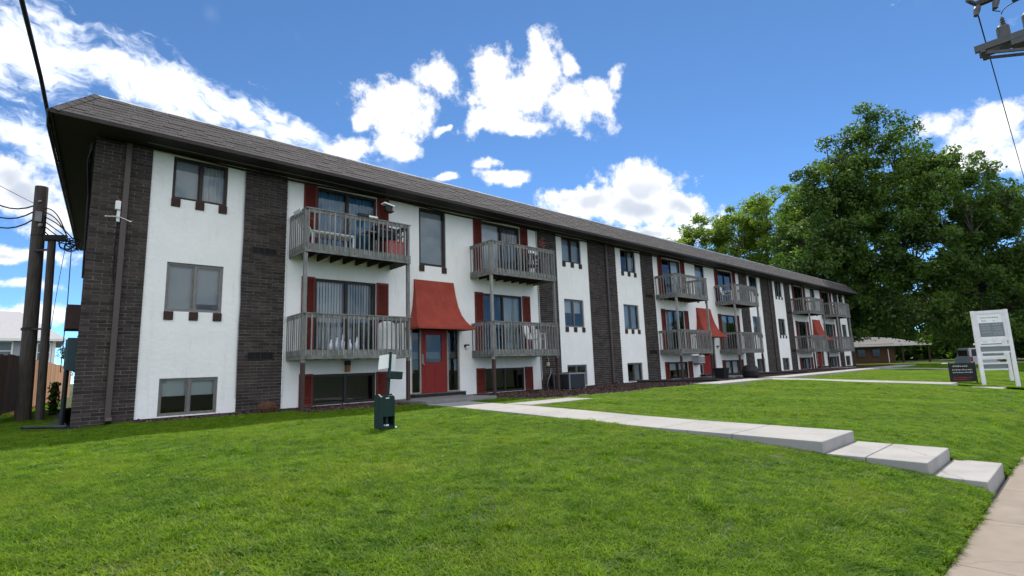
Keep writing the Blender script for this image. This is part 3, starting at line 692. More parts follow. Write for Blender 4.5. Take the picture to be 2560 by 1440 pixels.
def roof():
    ov=.785; e0=-ov; e1=END+.62; yf=-.9; yb=DEPTH+.9; ze=6.215; rn=.665; zr=7.02
    R=empty('roof',(0,0,ze),B)
    b=MB(); x0,x1,y0,y1=e0,e1,yf,yb
    xb_=x0+SKEW*y1; o=[(x0,y0,ze),(x1,y0,ze),(x1,y1,ze),(xb_,y1,ze)]; i=[(x0+rn,y0+rn,zr),(x1-rn,y0+rn,zr),(x1-rn,y1-rn,zr),(xb_+rn,y1-rn,zr)]
    b.add(o+i,[(0,1,5,4),(1,2,6,5),(2,3,7,6),(3,0,4,7)]); b.build('roof_deck',m_fascia,R)
    b=MB(); b.add([(x0+rn,y0+rn,zr+.012),(x1-rn,y0+rn,zr+.012),(x1-rn,y1-rn,zr+.012),(xb_+rn,y1-rn,zr+.012)],[(0,1,2,3)]); b.build('flat_roof',m_flat,R)
    b=MB()   # soffit ring
    b.box(x0+.02,x1-.02,y0+.02,.018,ZT+.004,ZT+.02); b.box(x0+.02,.02,.018,y1-.02,ZT+.004,ZT+.02); b.box(END-.02,x1-.02,.018,y1-.02,ZT+.004,ZT+.02); b.box(.02,END-.02,DEPTH,y1-.02,ZT+.004,ZT+.02)
    shear(b).build('soffit',m_soffit,R)
    b=MB(); t=.022
    b.box(x0,x1,y0-t,y0,ZT-.03,ze-.004); b.box(x0-t,x0,y0-t,y1+t,ZT-.03,ze-.004); b.box(x1,x1+t,y0-t,y1+t,ZT-.03,ze-.004); b.box(x0+1.0,x1,y1,y1+t,ZT-.03,ze-.004); shear(b).build('fascia',m_fascia,R)
    b=MB(); b.tube([(x0-.045,y0-.01,ZT+.02),(x0-.045,0,ZT+.02),(x0-.045,y1,ZT+.02)],.03,6); shear(b).build('edge_conduit',m_fascia,R)
    b=MB(); b.box(x0+rn-.01,x1-rn+.01,y0+rn-.012,y0+rn+.05,zr+.002,zr+.03); b.box(x0+rn-.012,x0+rn+.05,y0+rn+.051,y1-rn,zr+.002,zr+.03); shear(b).build('drip_edge',m_drip,R)
    # shingles
    sl=Vector((0,rn,zr-ze)); ln=sl.length; u=sl.normalized(); nrm=Vector((0,-u.z,u.y)); NC=9; ex=ln/NC
    proto={}; cnt=0; rest=MB(); tilt=.010
    rows=[]
    for k in range(NC):
        t0=k*ex; fr=t0/ln; a=x0+rn*fr+.04; c=x1-rn*fr-.04; x=a-random.uniform(0,.25)
        while x<c:
            w=random.choice((.18,.24,.30,.36,.44)); p=max(x,a); q=min(x+w-.004,c)
            if q-p>.05: rows.append((k,p,q,random.choice((0,0,0,.003))))
            x+=w
    rows.sort(key=lambda r:r[1]); 
    for n,(k,p,q,th) in enumerate(rows):
        base=Vector((0,yf,ze))+u*(k*ex-.012); h=ex+.03
        if n<290:
            key=(round(q-p,2),th)
            if key not in proto:
                w=q-p; cc=u*(h/2)+nrm*(.010+th); d=u*(h/2)-nrm*.004
                g=MB(); g.obox(cc,(w/2,0,0),d,nrm*(.0045+th/2)); ob=g.build('shingle',m_shingle,R,(0,0,0)); WL[ob]=Vector(((p+q)/2,base.y,base.z)); ob.location=WL[ob]-WL[R]; proto[key]=ob
            else: share(proto[key],'shingle',R,((p+q)/2,base.y,base.z))
        else:
            w=q-p; cc=Vector(((p+q)/2,base.y,base.z))+u*(h/2)+nrm*(.010+th); rest.obox(cc,(w/2,0,0),u*(h/2)-nrm*.004,nrm*(.0045+th/2),tone=random.random())
    # left end slope and hip caps
    ul=Vector((rn,0,zr-ze)).normalized(); nl=Vector((-ul.z,0,ul.x))
    for k in range(NC):
        fr=k*ex/ln; a=y0+rn*fr+.04; c=y1-rn*fr-.04; y=a
        while y<c:
            w=random.choice((.22,.27,.33,.40)); q=min(y+w-.004,c)
            if q-y>.05:
                cc=Vector((x0+SKEW*max(0,(y+q)/2),(y+q)/2,ze))+ul*(k*ex-.012+(ex+.03)/2)+nl*.012; rest.obox(cc,((SKEW if y>0 else 0)*(q-y)/2,(q-y)/2,0),ul*(ex+.03)/2-nl*.004,nl*.006,tone=random.random())
            y+=w
    tag(rest.build('shingles',m_shingle,R),kind='stuff')
    for (ax,sx) in ((x0,1),(x1,-1)):
        A=Vector((ax,y0,ze)); Cc=Vector((ax+sx*rn,y0+rn,zr)); D=(Cc-A); 
        for k in range(7):
            p=A+D*(k/7); q=A+D*((k+1)/7+.03); nn=(nrm+(nl if sx>0 else Vector((-nl.x,0,nl.z)))).normalized()
            for side,nb in ((1,nrm),(-1,nl if sx>0 else Vector((-nl.x,0,nl.z)))):
                dirs=D.normalized(); s_=nb.cross(dirs).normalized()
                if side*sx*s_.x<0: s_=-s_
                g=MB(); mid=(p+q)/2+nb*.022+s_*.06; g.obox(mid,(q-p)/2,s_*.065,nb*.006); g.build('hip_cap',m_shingle,R)
roof()
def downspout(x):
    d=empty('downspout',(x,-.05,-.2),B); b=MB(); b.box(x-.055,x+.055,-.115,-.034,-.12,ZT-.02); b.build('pipe',m_spout,d,bevel=.008)
    b=MB(); b.obox((x,-.19,-.13),(.055,0,0),(0,.12,-.05),(0,.02,.035)); b.build('elbow',m_spout,d)
    b=MB()
    for z in (1.2,3.4,5.2): b.box(x-.07,x+.07,-.12,-.033,z,z+.03)
    b.build('strap',m_spout,d)
for x in (.594,18.28,18.28+LM): downspout(x)
def wire_on_wall():
    for x in (3.085,13.86): 
        b=MB(); pts=[(x,-.04,6.1)]+[(x+random.uniform(-.012,.012),-.04,z) for z in np.arange(5.6,-.1,-.6)]; b.tube(pts,.012,5); b.build('wall_cable',m_white if x>5 else m_grey,B)
    b=MB(); b.tube([(4.2,-.03,6.05),(4.19,-.03,3),(4.18,-.03,.2)],.014,5); b.build('wall_cable',m_white,B)
    pts=[(.9,-.42,6.13)]+[(x,-.42+.01*math.sin(x),6.125-.012*(i%2)) for i,x in enumerate(np.arange(2,53,1.5))]
    b=MB(); b.tube(pts,.010,5); b.build('eave_cable',m_galv,B)
    pts=[(x,-.06-.03*math.sin(x*1.7),6.10+.03*math.sin(x*1.1)) for x in np.arange(.05,53,.5)]
    b=MB(); b.tube(pts,.028,6); b.build('eave_cable',m_cable,B)
    b=MB(); b.tube([(-.06,.1,6.05),(-.1,.5,6.1),(-.13,1.2,5.7),(-.1,1.6,5.0),(-.08,2.0,4.0)],.03,6); b.tube([(-.06,.2,6.0),(-.16,.9,5.9),(-.12,1.5,5.2),(-.1,1.8,3.2)],.022,6); shear(b).build('end_wall_cable',m_cable,B)
wire_on_wall()

# balconies
NBAL=[0]
def balcony(m,key,x0,x1,zf,zr,floor):
    o=m*LM; x0+=o; x1+=o; y=-1.19; pb=empty('balcony',((x0+x1)/2,-.6,zf),B)
    rim_h=.235
    b=MB(); b.box(x0,x1,y,y+.04,zf,zf+rim_h); b.build('rim_board',m_wood2,pb)
    b=MB(); b.box(x0,x0+.04,y+.04,-.002,zf,zf+rim_h); b.build('rim_board',m_wood2,pb)
    b=MB(); b.box(x1-.04,x1,y+.04,-.002,zf,zf+rim_h); b.build('rim_board',m_wood2,pb)
    ys=np.linspace(y+.042,-.03,9)
    for a,c in zip(ys[:-1],ys[1:]):
        b=MB(); b.box(x0+.042,x1-.042,a+.003,c-.003,zf+rim_h-.03,zf+rim_h); b.build('deck_board',m_wood,pb)
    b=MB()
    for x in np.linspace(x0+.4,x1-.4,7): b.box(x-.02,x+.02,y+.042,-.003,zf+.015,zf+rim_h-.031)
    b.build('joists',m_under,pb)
    # rails
    b=MB(); b.box(x0-.01,x1+.01,y-.02,y+.07,zr-.035,zr); b.build('top_rail',m_wood2,pb,bevel=.005)
    for xx in (x0,x1-.085):
        b=MB(); b.box(xx,xx+.085,y+.072,-.003,zr-.035,zr); b.build('top_rail',m_wood2,pb)
    b=MB(); b.box(x0+.1,x1-.1,y+.002,y+.038,zr-.125,zr-.037); b.build('sub_rail',m_wood2,pb)
    for xx in (x0+.002,x1-.038):
        b=MB(); b.box(xx,xx+.036,y+.1,-.003,zr-.125,zr-.037); b.build('sub_rail',m_wood2,pb)
    key2=(round(zr-zf,3)); H=zr-.04-(zf+.075)
    def proto():
        g=MB(); w=.0165; g.add([(-w,-.024,.0),(w,-.024,.0),(w,0,.03),(-w,0,.03),(-w,-.024,H-.02),(w,-.024,H-.02),(w,0,H),(-w,0,H)],BOXF); return g
    n=22; xs=[x0+.07+(x1-x0-.14)*i/(n-1) for i in range(n)]; yy=[y+.12+(-y-.2)*i/7 for i in range(8)]
    spots=[((x,y-.001,zf+.075),0) for x in xs]+[((x0-.001,q,zf+.075),-math.pi/2) for q in yy]+[((x1+.001,q,zf+.075),math.pi/2) for q in yy]
    if m==2:   # too far to tell apart: joined
        b=MB(); g=proto()
        for (p,r) in spots:
            M_=Matrix.Translation(p)@Matrix.Rotation(r,4,'Z'); b.add([M_@Vector(v) for v in g.v],BOXF,tone=random.random())
        tag(b.build('balusters',m_wood,pb),kind='stuff')
    else:
        if H not in BALP:
            g=proto(); me=bpy.data.meshes.new('baluster'); me.from_pydata(g.v,[],g.f); me.materials.append(m_wood); BALP[H]=me
        for (p,r) in spots:
            ob=bpy.data.objects.new('baluster',BALP[H]); place(ob,pb,p); ob.rotation_euler=(random.uniform(-.006,.006),random.uniform(-.009,.009),r)
    return pb
BALP={}
for m in range(3):
    for key,x0,x1 in (('A',4.27,7.37),('B',10.50,13.65)):
        balcony(m,key,x0,x1,3.847,5.03,'u'); balcony(m,key,x0,x1,1.086,2.265,'l')
        o=m*LM
        for xx in (x0+o+.045,x1+o-.045):
            b=MB(); b.box(xx-.044,xx+.044,-1.145,-1.06,1.0,4.99); b.build('balcony_post',m_wood,B)
            b=MB(); b.box(xx-.046,xx+.046,-1.15,-1.055,-.5,1.0); b.build('balcony_post',m_brownpost,B)

# ---------------------------------------------------------------- things at the building
def thing(name,label,cat,loc,group=None): return tag(empty(name,loc),label,cat,group)
def g(x,y): return float(lawn(x,y))
def dog_station():
    x,y=4.10,-5.72; z=g(x,y); t=thing('pet_waste_station','green pet waste station with white signs and open bin on the lawn','waste station',(x,y,z))
    lean=Vector((.07,0,1)).normalized()
    b=MB(); b.bar((x-.03,y-.05,z-.2),(x+.075,y-.05,z+1.36),.042); b.build('post',m_green,t)
    b=MB(); b.obox((x-.035,y-.015,z+1.19),(.088,-.03,.012),(.002,.006,0),(.014,0,.125)); b.build('sign_plate',m_white,t)
    b=MB(); b.obox((x+.13,y-.01,z+1.14),(.085,.03,-.006),(-.002,.006,0),(.016,0,.185)); b.build('sign_plate',m_whitew,t)
    b=MB(); b.obox((x+.15,y-.07,z+.945),(.135,0,-.012),(0,.06,0),(.01,0,.07)); b.build('bag_dispenser',m_green,t,bevel=.015)
    # open bin
    bn=empty('bin',(x,y,z),t); w0,w1=x-.155,x+.135; h=.60
    b=MB(); b.prism([(y-.16,z),(y+.12,z),(y+.12,z+h),(y-.02,z+h+.02),(y-.13,z+h-.03)],'x',w0,w0+.03); b.build('side_panel',m_green,bn)
    b=MB(); b.prism([(y-.10,z),(y+.12,z),(y+.12,z+h),(y-.02,z+h+.02),(y-.10,z+h-.03)],'x',w1-.02,w1); b.build('side_panel',m_green,bn)
    b=MB(); b.box(w0+.03,w1-.02,y+.09,y+.12,z+.02,z+h); b.build('back_panel',m_green,bn)
    b=MB(); b.box(w0+.03,w1-.02,y-.115,y-.085,z+.22,z+h-.01); b.build('front_panel',m_green,bn,bevel=.01)
    b=MB(); b.box(w0+.10,w1-.12,y-.119,y-.114,z+h-.06,z+h-.045); b.build('latch',m_white,bn)
    b=MB(); b.obox((x-.02,y-.02,z+.05),(.13,0,.01),(0,.10,.02),(0,0,.012)); b.build('floor_flap',m_green,bn)
    g_=MB(); g_.sphere((x+.0,y-.03,z+.07),.055,9,6,.5); g_.sphere((x+.14,y-.13,z+.03),.022,8,5,.8); g_.build('rubbish_bag',m_bag,t,smooth=True)
dog_station()
def ac_units():
    t=thing('air_conditioner','grey box condenser unit standing at the foot of the window beside the brick pier','air conditioner',(14.35,-.95,-.19))
    x0,x1,y0,y1,z0,z1=13.95,14.85,-1.35,-.55,-.17,.43
    b=MB(); b.box(x0+.02,x1-.02,y0+.02,y1-.02,z0+.04,z1-.05); b.build('coil_core',m_black,t)
    b=MB()
    for (x,y) in ((x0,y0),(x1-.04,y0),(x0,y1-.04),(x1-.04,y1-.04)): b.box(x,x+.04,y,y+.04,z0,z1)
    b.build('corner_posts',m_grey,t)
    b=MB()
    for i in range(15):
        z=z0+.06+i*.034; b.box(x0+.04,x1-.04,y0+.005,y0+.018,z,z+.012); b.box(x0+.005,x0+.018,y0+.04,y1-.04,z,z+.012)
    b.build('louvers',mat('ac_louver',(.06,.065,.075),.5,.1,5),t)
    b=MB(); b.box(x0-.01,x1+.01,y0-.01,y1+.01,z1-.05,z1); b.build('top_panel',m_grey,t,bevel=.01)
    b=MB(); b.lathe(((x0+x1)/2,(y0+y1)/2,z1+.001),[(.3,0),(.3,.02),(.05,.035)],18); b.build('fan_guard',m_black,t)
    b=MB(); b.box(x0-.06,x1+.1,y0-.06,y1+.06,-.3,z0); b.build('pad',m_step,t)
    # window air conditioner by the second entrance
    t=thing('window_air_conditioner','white window air conditioner with dark grille beside the second red door','air conditioner',(25.62,-.15,.6))
    b=MB(); b.box(25.33,25.93,-.4,-.003,.6,1.0); b.build('case',m_white,t,bevel=.015)
    b=MB()
    for i in range(8): b.box(25.36,25.62,-.41,-.401,.64+i*.04,.66+i*.04)
    for i in range(8): b.box(25.66,25.90,-.41,-.401,.64+i*.04,.66+i*.04)
    b.build('grille',m_black,t)
    b=MB(); b.box(25.38,25.88,-.3,-.003,.52,.597); b.build('bracket',m_galv,t)
ac_units()
def meters():
    t=thing('electric_meter','grey electric meter with curved conduit on the brick pier behind the balcony post','electric meter',(14.4,-.1,.0))
    b=MB(); b.box(14.28,14.62,-.16,-.034,-.02,.42); b.build('meter_box',m_frame,t,bevel=.01)
    for z in (.08,.30):
        b=MB(); b.tube([(14.45,-.16,z),(14.45,-.22,z)],.065,14); b.build('meter_dial',m_glass2 if False else m_galv,t)
    b=MB(); b.tube([(14.30,-.08,.62),(14.29,-.08,.42),(14.13,-.09,.2),(14.05,-.1,-.02),(14.10,-.1,-.15),(14.25,-.1,-.2)],.022,7); b.build('conduit',m_grey,t)
    b=MB(); b.box(14.10,14.24,-.10,-.034,.72,.86); b.tube([(14.2,-.07,.86),(14.22,-.07,.98),(14.15,-.07,1.05)],.02,6); b.build('junction_box',mat('beige_box',(.42,.38,.27),.6,.1,5),t)
    # boxes on the left end wall
    t=thing('electric_cabinet','teal electrical cabinet on the left end wall behind the brick corner','cabinet',(-.15,1.6,1.0))
    b=MB(); b.box(-.14,.08,1.15,1.75,.98,1.72); b.build('cabinet_body',m_tbox,t,bevel=.012)
    b=MB(); b.box(-.158,-.141,1.2,1.7,1.03,1.67); b.build('cabinet_door',m_tbox,t)
    b=MB(); b.tube([(-.1,1.45,.98),(-.1,1.45,-.4)],.05,8); b.tube([(-.08,1.65,.98),(-.08,1.65,-.4)],.035,8); b.build('conduit',m_black,t)
    t=thing('notice_plank','weathered grey plank fixed to the left end wall above the teal cabinet','panel',(-.1,2.0,1.95))
    b=MB(); b.box(-.19,.13,1.85,2.7,1.98,2.56); b.build('board',m_brownpost,t)
    t=thing('antenna','white wifi antenna box with two arms beside the corner downspout','antenna',(.48,-.1,4.3))
    b=MB(); b.box(.42,.52,-.15,-.034,4.52,4.72); b.build('antenna_box',m_white,t,bevel=.01); b=MB(); b.box(.46,.52,-.10,-.034,4.25,4.52); b.build('bracket',m_whitew,t)
    b=MB(); b.tube([(.27,-.13,4.33),(.49,-.13,4.36),(.71,-.13,4.28)],.010,7); b.sphere((.72,-.13,4.28),.018); b.sphere((.265,-.13,4.33),.016); b.build('antenna_arm',m_white,t)
    b=MB(); b.tube([(.49,-.06,4.25),(.47,-.05,3.6),(.49,-.05,2.9)],.012,5); b.build('antenna_cable',m_cable,t)
    b=MB(); b.box(.455,.49,-.12,-.08,4.72,4.75); b.build('antenna_lamp',m_redp,t)
meters()
def small_stuff():
    # hanging feeder under the eave
    t=thing('bird_feeder','small bird feeder with white roof hanging from the eave by the upper left balcony','bird feeder',(6.78,-.9,5.4))
    b=MB(); b.tube([(6.78,-.88,6.13),(6.78,-.88,5.86)],.006,5); b.tube([(6.78,-.88,5.86),(6.66,-.88,5.66)],.006,5); b.tube([(6.78,-.88,5.86),(6.90,-.88,5.62)],.006,5); b.build('hanger',m_black,t)
    b=MB(); b.obox((6.79,-.88,5.62),(.17,0,-.03),(0,.11,0),(.003,0,.018)); b.build('feeder_roof',m_white,t)
    b=MB(); b.box(6.68,6.90,-.96,-.80,5.44,5.585); b.build('feeder_body',m_black,t)
    b=MB(); b.box(6.72,6.93,-1.0,-.78,5.405,5.438); b.build('feeder_tray',m_rust,t)
    # plank box on the rail
    t=thing('rail_planter','small dark planter and white tray clamped on the upper left balcony rail','planter',(5.9,-1.18,5.03))
    b=MB(); b.box(5.70,6.0,-1.25,-1.10,5.032,5.10); b.build('planter_box',m_black,t); b=MB(); b.box(6.0,6.28,-1.24,-1.12,5.032,5.085); b.build('tray',m_white,t,bevel=.01)
    # brown bundle by the pier
    x,y=3.66,-.62; z=g(x,y); t=thing('planter_pot','low rusty brown ribbed pot lying against the second brick pier','pot',(x,y,z))
    b=MB(); b.lathe((x,y,z),[(.10,0),(.19,.03),(.23,.12),(.21,.22),(.13,.27)],14); b.build('pot_body',m_rust,t,smooth=False)
    b=MB()
    for i in range(7):
        a=i*.45; b.tube([(x+.22*math.cos(a),y-.2*abs(math.sin(a))-.05,z+.03),(x+.25*math.cos(a),y-.25*abs(math.sin(a)),z+.14),(x+.12*math.cos(a),y-.1*abs(math.sin(a)),z+.29)],.012,5)
    b.build('ribs',m_rust,t)
    # square plate lantern over the basement window
    t=thing('wall_lantern','small dark and orange lantern hanging under the lower left balcony','lantern',(5.95,-.1,.75))
    b=MB(); b.box(5.90,6.03,-.14,-.003,.93,1.06); b.build('lantern_top',m_black,t); b=MB(); b.box(5.91,6.02,-.13,-.003,.74,.927); b.build('lantern_body',m_copper,t)
    # black tubs by the second entrance
    for (x,y,lab) in ((24.6,-1.9,'square black planter tub beside the second entrance steps'),(25.9,-2.75,'round black covered tub in front of the second lower balcony')):
        z=g(x,y); t=thing('planter_tub',lab,'tub',(x,y,z),'black tubs by the second entrance'); b=MB()
        if x<25: b.add([(x-.22,y-.22,z),(x+.22,y-.22,z),(x+.22,y+.22,z),(x-.22,y+.22,z),(x-.28,y-.28,z+.5),(x+.28,y-.28,z+.5),(x+.28,y+.28,z+.5),(x-.28,y+.28,z+.5)],BOXF); b.box(x-.31,x+.31,y-.31,y+.31,z+.5,z+.54)
        else: b.lathe((x,y,z),[(.28,0),(.36,.1),(.4,.35),(.34,.55),(.2,.64)],16)
        b.build('tub_body',m_black,t)
    for (p,q,lab) in (((19.7,-.3),(21.6,-3.0),'black corrugated drain pipe lying from the wall near the second entrance'),((28.5,-.3),(33.5,-2.6),'long black drain pipe lying on the bed past the second lower balconies'),((-.06,-.2),(-.72,.85),'black drain pipe lying on the grass left of the brick corner')):
        t=thing('drain_pipe',lab,'drain pipe',(p[0],p[1],g(*p)),'black drain pipes'); pts=[]
        for i in range(13): u=i/12; x=p[0]+(q[0]-p[0])*u; y=p[1]+(q[1]-p[1])*u+.08*math.sin(u*5); pts.append((x,y,g(x,y)+.085))
        rr_=.035 if p[0]<0 else .065; b=MB(); b.tube(pts,rr_,9); b.build('hose',m_black,t)
        b=MB(); b.tube([pts[-1],(pts[-1][0]+(q[0]-p[0])*.03,pts[-1][1]+(q[1]-p[1])*.03,pts[-1][2])],rr_*1.2,9); b.build('collar',m_black,t)
small_stuff()
def chair(name,label,x,y,z,rot,m,recl=.35,w=.55,group=None,lounge=False):
    t=thing(name,label,'chair',(x,y,z),group); R_=Matrix.Rotation(rot,4,'Z')
    def P(a,b_,c): return Vector((x,y,z))+R_@Vector((a,b_,c))
    sl=1.15 if lounge else .5
    for sx in (-1,1):
        for (yy,h) in ((-sl/2,.38),(sl/2,.36)):
            b=MB(); b.bar(P(sx*w/2,yy,0),P(sx*w/2,yy,h),.045); b.build('leg',m,t)
        b=MB(); b.bar(P(sx*w/2,-sl/2-.05,.60 if not lounge else .42),P(sx*w/2,sl/2+.02,.58 if not lounge else .42),.05,.03); b.build('armrest',m,t)
        if not lounge:
            b=MB(); b.bar(P(sx*w/2,-sl/2,.38),P(sx*w/2,-sl/2,.60),.04); b.build('arm_support',m,t)
    n=7 if not lounge else 14
    for i in range(n):
        yy=-sl/2+sl*(i+.5)/n; b=MB(); b.bar(P(-w/2,yy,.39),P(w/2,yy,.39),sl/n*.8,.02); b.build('seat_slat',m,t)
    for i in range(6):
        xx=-w/2+w*(i+.5)/6; b=MB(); b.bar(P(xx,sl/2,.36),P(xx,sl/2+recl,.36+.62),w/6*.8,.02); b.build('back_slat',m,t)
    return t
def grill(label,x,y,z,m,cov=None):
    t=thing('barbecue_grill',label,'grill',(x,y,z))
    b=MB()
    for sx in (-1,1):
        for sy in (-1,1): b.box(x+sx*.28-.02,x+sx*.28+.02,y+sy*.18-.02,y+sy*.18+.02,z,z+.62)
    b.build('cart_legs',m_black,t)
    b=MB(); b.box(x-.32,x+.32,y-.22,y+.22,z+.55,z+.72); b.build('firebox',m,t,bevel=.02)
    b=MB(); b.tube([(x-.32,y,z+.74),(x+.32,y,z+.74)],.21,14); b.build('lid',m,t)
    b=MB(); b.box(x-.62,x-.33,y-.2,y+.2,z+.68,z+.71); b.box(x+.33,x+.6,y-.2,y+.2,z+.68,z+.71); b.build('side_shelf',m_grey,t)
    b=MB(); b.tube([(x-.2,y-.24,z+.80),(x+.2,y-.24,z+.80)],.015,6); b.build('lid_handle',m_galv,t)
def balcony_things():
    zu=3.847+.236; zl=1.086+.236
    chair('lounge_chair','white reclined lounge chair on the upper left balcony',5.15,-.62,zu,math.pi/2,m_white,.35,.5,lounge=True)
    grill('dark covered barbecue grill at the right end of the upper left balcony',6.82,-.55,zu,m_grill)
    t=thing('storage_crate','red storage crate on the upper left balcony next to the grill','crate',(6.95,-.95,zu)); b=MB(); b.box(6.72,7.2,-1.08,-.86,zu,zu+.38); b.build('crate_body',m_pink,t); b=MB(); b.box(6.70,7.22,-1.1,-.84,zu+.381,zu+.41); b.build('crate_lid',m_redp,t)
    t=thing('covered_grill','tall white covered grill at the right end of the lower left balcony','covered grill',(6.85,-.7,zl)); b=MB()
    vs=[]; 
    b.lathe((6.85,-.7,zl),[(.27,.02),(.26,.3),(.27,.62),(.22,.78),(.10,.84)],12); b.build('grill_cover',m_whitew,t); b=MB(); b.box(6.72,6.98,-.8,-.6,zl+.85,zl+.93); b.build('cover_strap',m_black,t)
    for i,x in enumerate((5.1,5.26,5.42,5.62,5.82)):
        t=thing('garden_lantern',['pale','white','frosted','slim white','short pale'][i]+' lantern behind the lower left balcony rail, '+['leftmost','second','third','fourth','fifth'][i]+' in the row','lantern',(x,-.95,zl),'lanterns on the lower left balcony')
        h=.28+.06*(i%3); b=MB(); b.lathe((x,-.95,zl),[(.05,0),(.055,h*.5),(.02,h*.75),(.02,h)],10); b.build('lantern_glass',m_bag,t,smooth=True)
        b=MB(); b.lathe((x,-.95,zl+h+.001),[(.025,0),(.02,.03)],8); b.build('lantern_cap',m_galv,t)
    chair('patio_chair','black patio chair on the upper balcony right of the nearest entrance',12.95,-.6,zu,-.5,m_black,.2,.56)
    chair('patio_chair','white patio chair on the lower balcony right of the nearest entrance',13.0,-.65,zl,.4,m_whitew,.2,.5)
    chair('patio_chair','pale patio chair on the second upper balcony beyond the middle brick pier',LM+5.9,-.6,zu,.8,m_grey,.2,.5)
    chair('patio_chair','white patio chair in the corner of the upper balcony right of the second awning',LM+10.95,-.6,zu,.2,m_white,.2,.5)
    t=thing('hanging_basket','dried pink flower basket hung on the brick pier above the black patio chair','flower basket',(14.05,-.1,5.5)); b=MB(); b.tube([(14.05,-.04,5.75),(14.05,-.14,5.72)],.01,5); b.build('hook',m_black,t)
    b=MB()
    for i in range(60):
        c=Vector((14.05+random.gauss(0,.09),-.15+random.gauss(0,.04),5.6+random.gauss(0,.12))); a=Vector((random.gauss(0,1),random.gauss(0,1),random.gauss(0,1))).normalized()*.03; d=a.cross(Vector((random.gauss(0,1),1,0))).normalized()*.02; b.add([c-a,c+d,c+a,c-d],[(0,1,2,3)])
    b.build('flowers',m_pink,t)
balcony_things()

# ---------------------------------------------------------------- left yard
def poles():
    t=thing('utility_pole','thick dark wooden utility pole with cables at the left of the building','utility pole',(-.82,5.5,-.25)); b=MB(); b.tube([(-.80,5.5,-.5),(-.86,5.5,3),(-.92,5.5,6.38)],[.175,.165,.15],16); b.build('shaft',m_pole,t,smooth=False)
    b=MB(); b.tube([(-.87,5.5,2.2),(-.872,5.5,2.27)],.172,16); b.tube([(-.895,5.5,4.9),(-.896,5.5,4.94)],.162,16); b.build('band',m_black,t)
    b=MB(); b.sphere((-.93,5.34,5.9),.04); b.box(-1.0,-.85,5.30,5.36,5.3,5.6); b.sphere((-.86,5.33,5.2),.06); b.build('bracket',m_galv,t)
    t=thing('cable_riser_pole','thin dark pole with a bundle of coiled cable at its top beside the thick pole','pole',(-.47,4.9,-.25)); b=MB(); b.tube([(-.46,4.9,-.5),(-.53,4.9,2.6),(-.58,4.9,4.7)],[.10,.095,.09],12); b.build('shaft',m_pole,t)
    b=MB(); b.bar((-.95,5.4,4.45),(-.55,4.9,4.45),.05); b.bar((-.86,5.4,2.23),(-.52,4.9,2.2),.05); b.build('strut',m_black,t)
    b=MB(); b.obox((-.52,4.9,4.78),(.24,0,.03),(0,.12,0),(-.01,0,.07)); b.build('cable_box',m_black,t)
    k=MB()
    for i in range(7):
        c=Vector((-.18+random.uniform(-.1,.08),4.9+random.uniform(-.1,.1),4.62+random.uniform(-.08,.1))); r1=random.uniform(.10,.2)
        k.tube([c+Vector((r1*math.cos(a),.3*r1*math.sin(a*2),r1*.8*math.sin(a)))for a in np.linspace(0,6.28,14)],.014,5)
    k.build('coil',m_cable,t)
    for i in range(6):
        a=Vector((-.80,5.42,5.75-.13*i)); z1=4.9-.05*i; k=MB(); e=Vector((-.22+random.uniform(-.12,.12),4.9,z1)); mid=[]
        for u in np.linspace(0,1,9): p=a.lerp(e,u); p.z+=(.22-.07*i)*math.sin(u*3.14); mid.append(p)
        k.tube(mid,.016,5); k.build('jumper_cable',m_cable,t)
poles()
def cable(name,label,pts,r,n=6,group=None):
    b=MB(); b.tube(pts,r,n); o=b.build(name,m_cable,None,pts[0],smooth=True); tag(o,label,'cable',group); return o
def sag(a,b,s,n=14):
    a=Vector(a);b=Vector(b); return [a.lerp(b,u)-Vector((0,0,s*4*u*(1-u))) for u in np.linspace(0,1,n)]
cable('service_cable','thick black service cable dropping from the top left to the roof corner',[(-.72,1.6,6.30),(-.78,.9,6.42),(-.98,-1.5,6.56),(-1.21,-4,6.60),(-1.75,-10,6.72),(-2.4,-18,7.1),(-3.4,-30,7.9)],.036,8)
pe=Vector((-1.03,5.5,5.75))
for i,(za,ze_,sg) in enumerate(((5.80,8.0,.95),(5.62,7.6,1.05),(5.38,7.35,1.1))):
    cable('overhead_cable',['topmost','middle','lowest'][i]+' of the three black cables sagging left from the thick pole',sag((-1.03,5.5,za),(-3.2,5.6,ze_),sg)+[Vector((-9,5.9,ze_+1.1)),Vector((-24,6.5,ze_+2.4))],.020,6,'cables on the thick pole')
cable('guy_wire','thin straight wire running left from the thick pole above the sagging cables',sag((-1.02,5.5,5.85),(-3.2,5.6,7.05),.03)+[Vector((-24,6.5,10))],.008,5)
cable('drop_wire','thin wire hanging from the coiled cable down beside the end wall',[(-.15,4.9,4.6),(-.12,4.9,3),(-.13,4.9,1.0)],.012,5)
cable('drop_wire','thin slack wire left of the end wall hanging from the coiled cable',[(-.28,4.9,4.6),(-.36,4.95,3.4),(-.42,5.0,2.2)],.007,5)
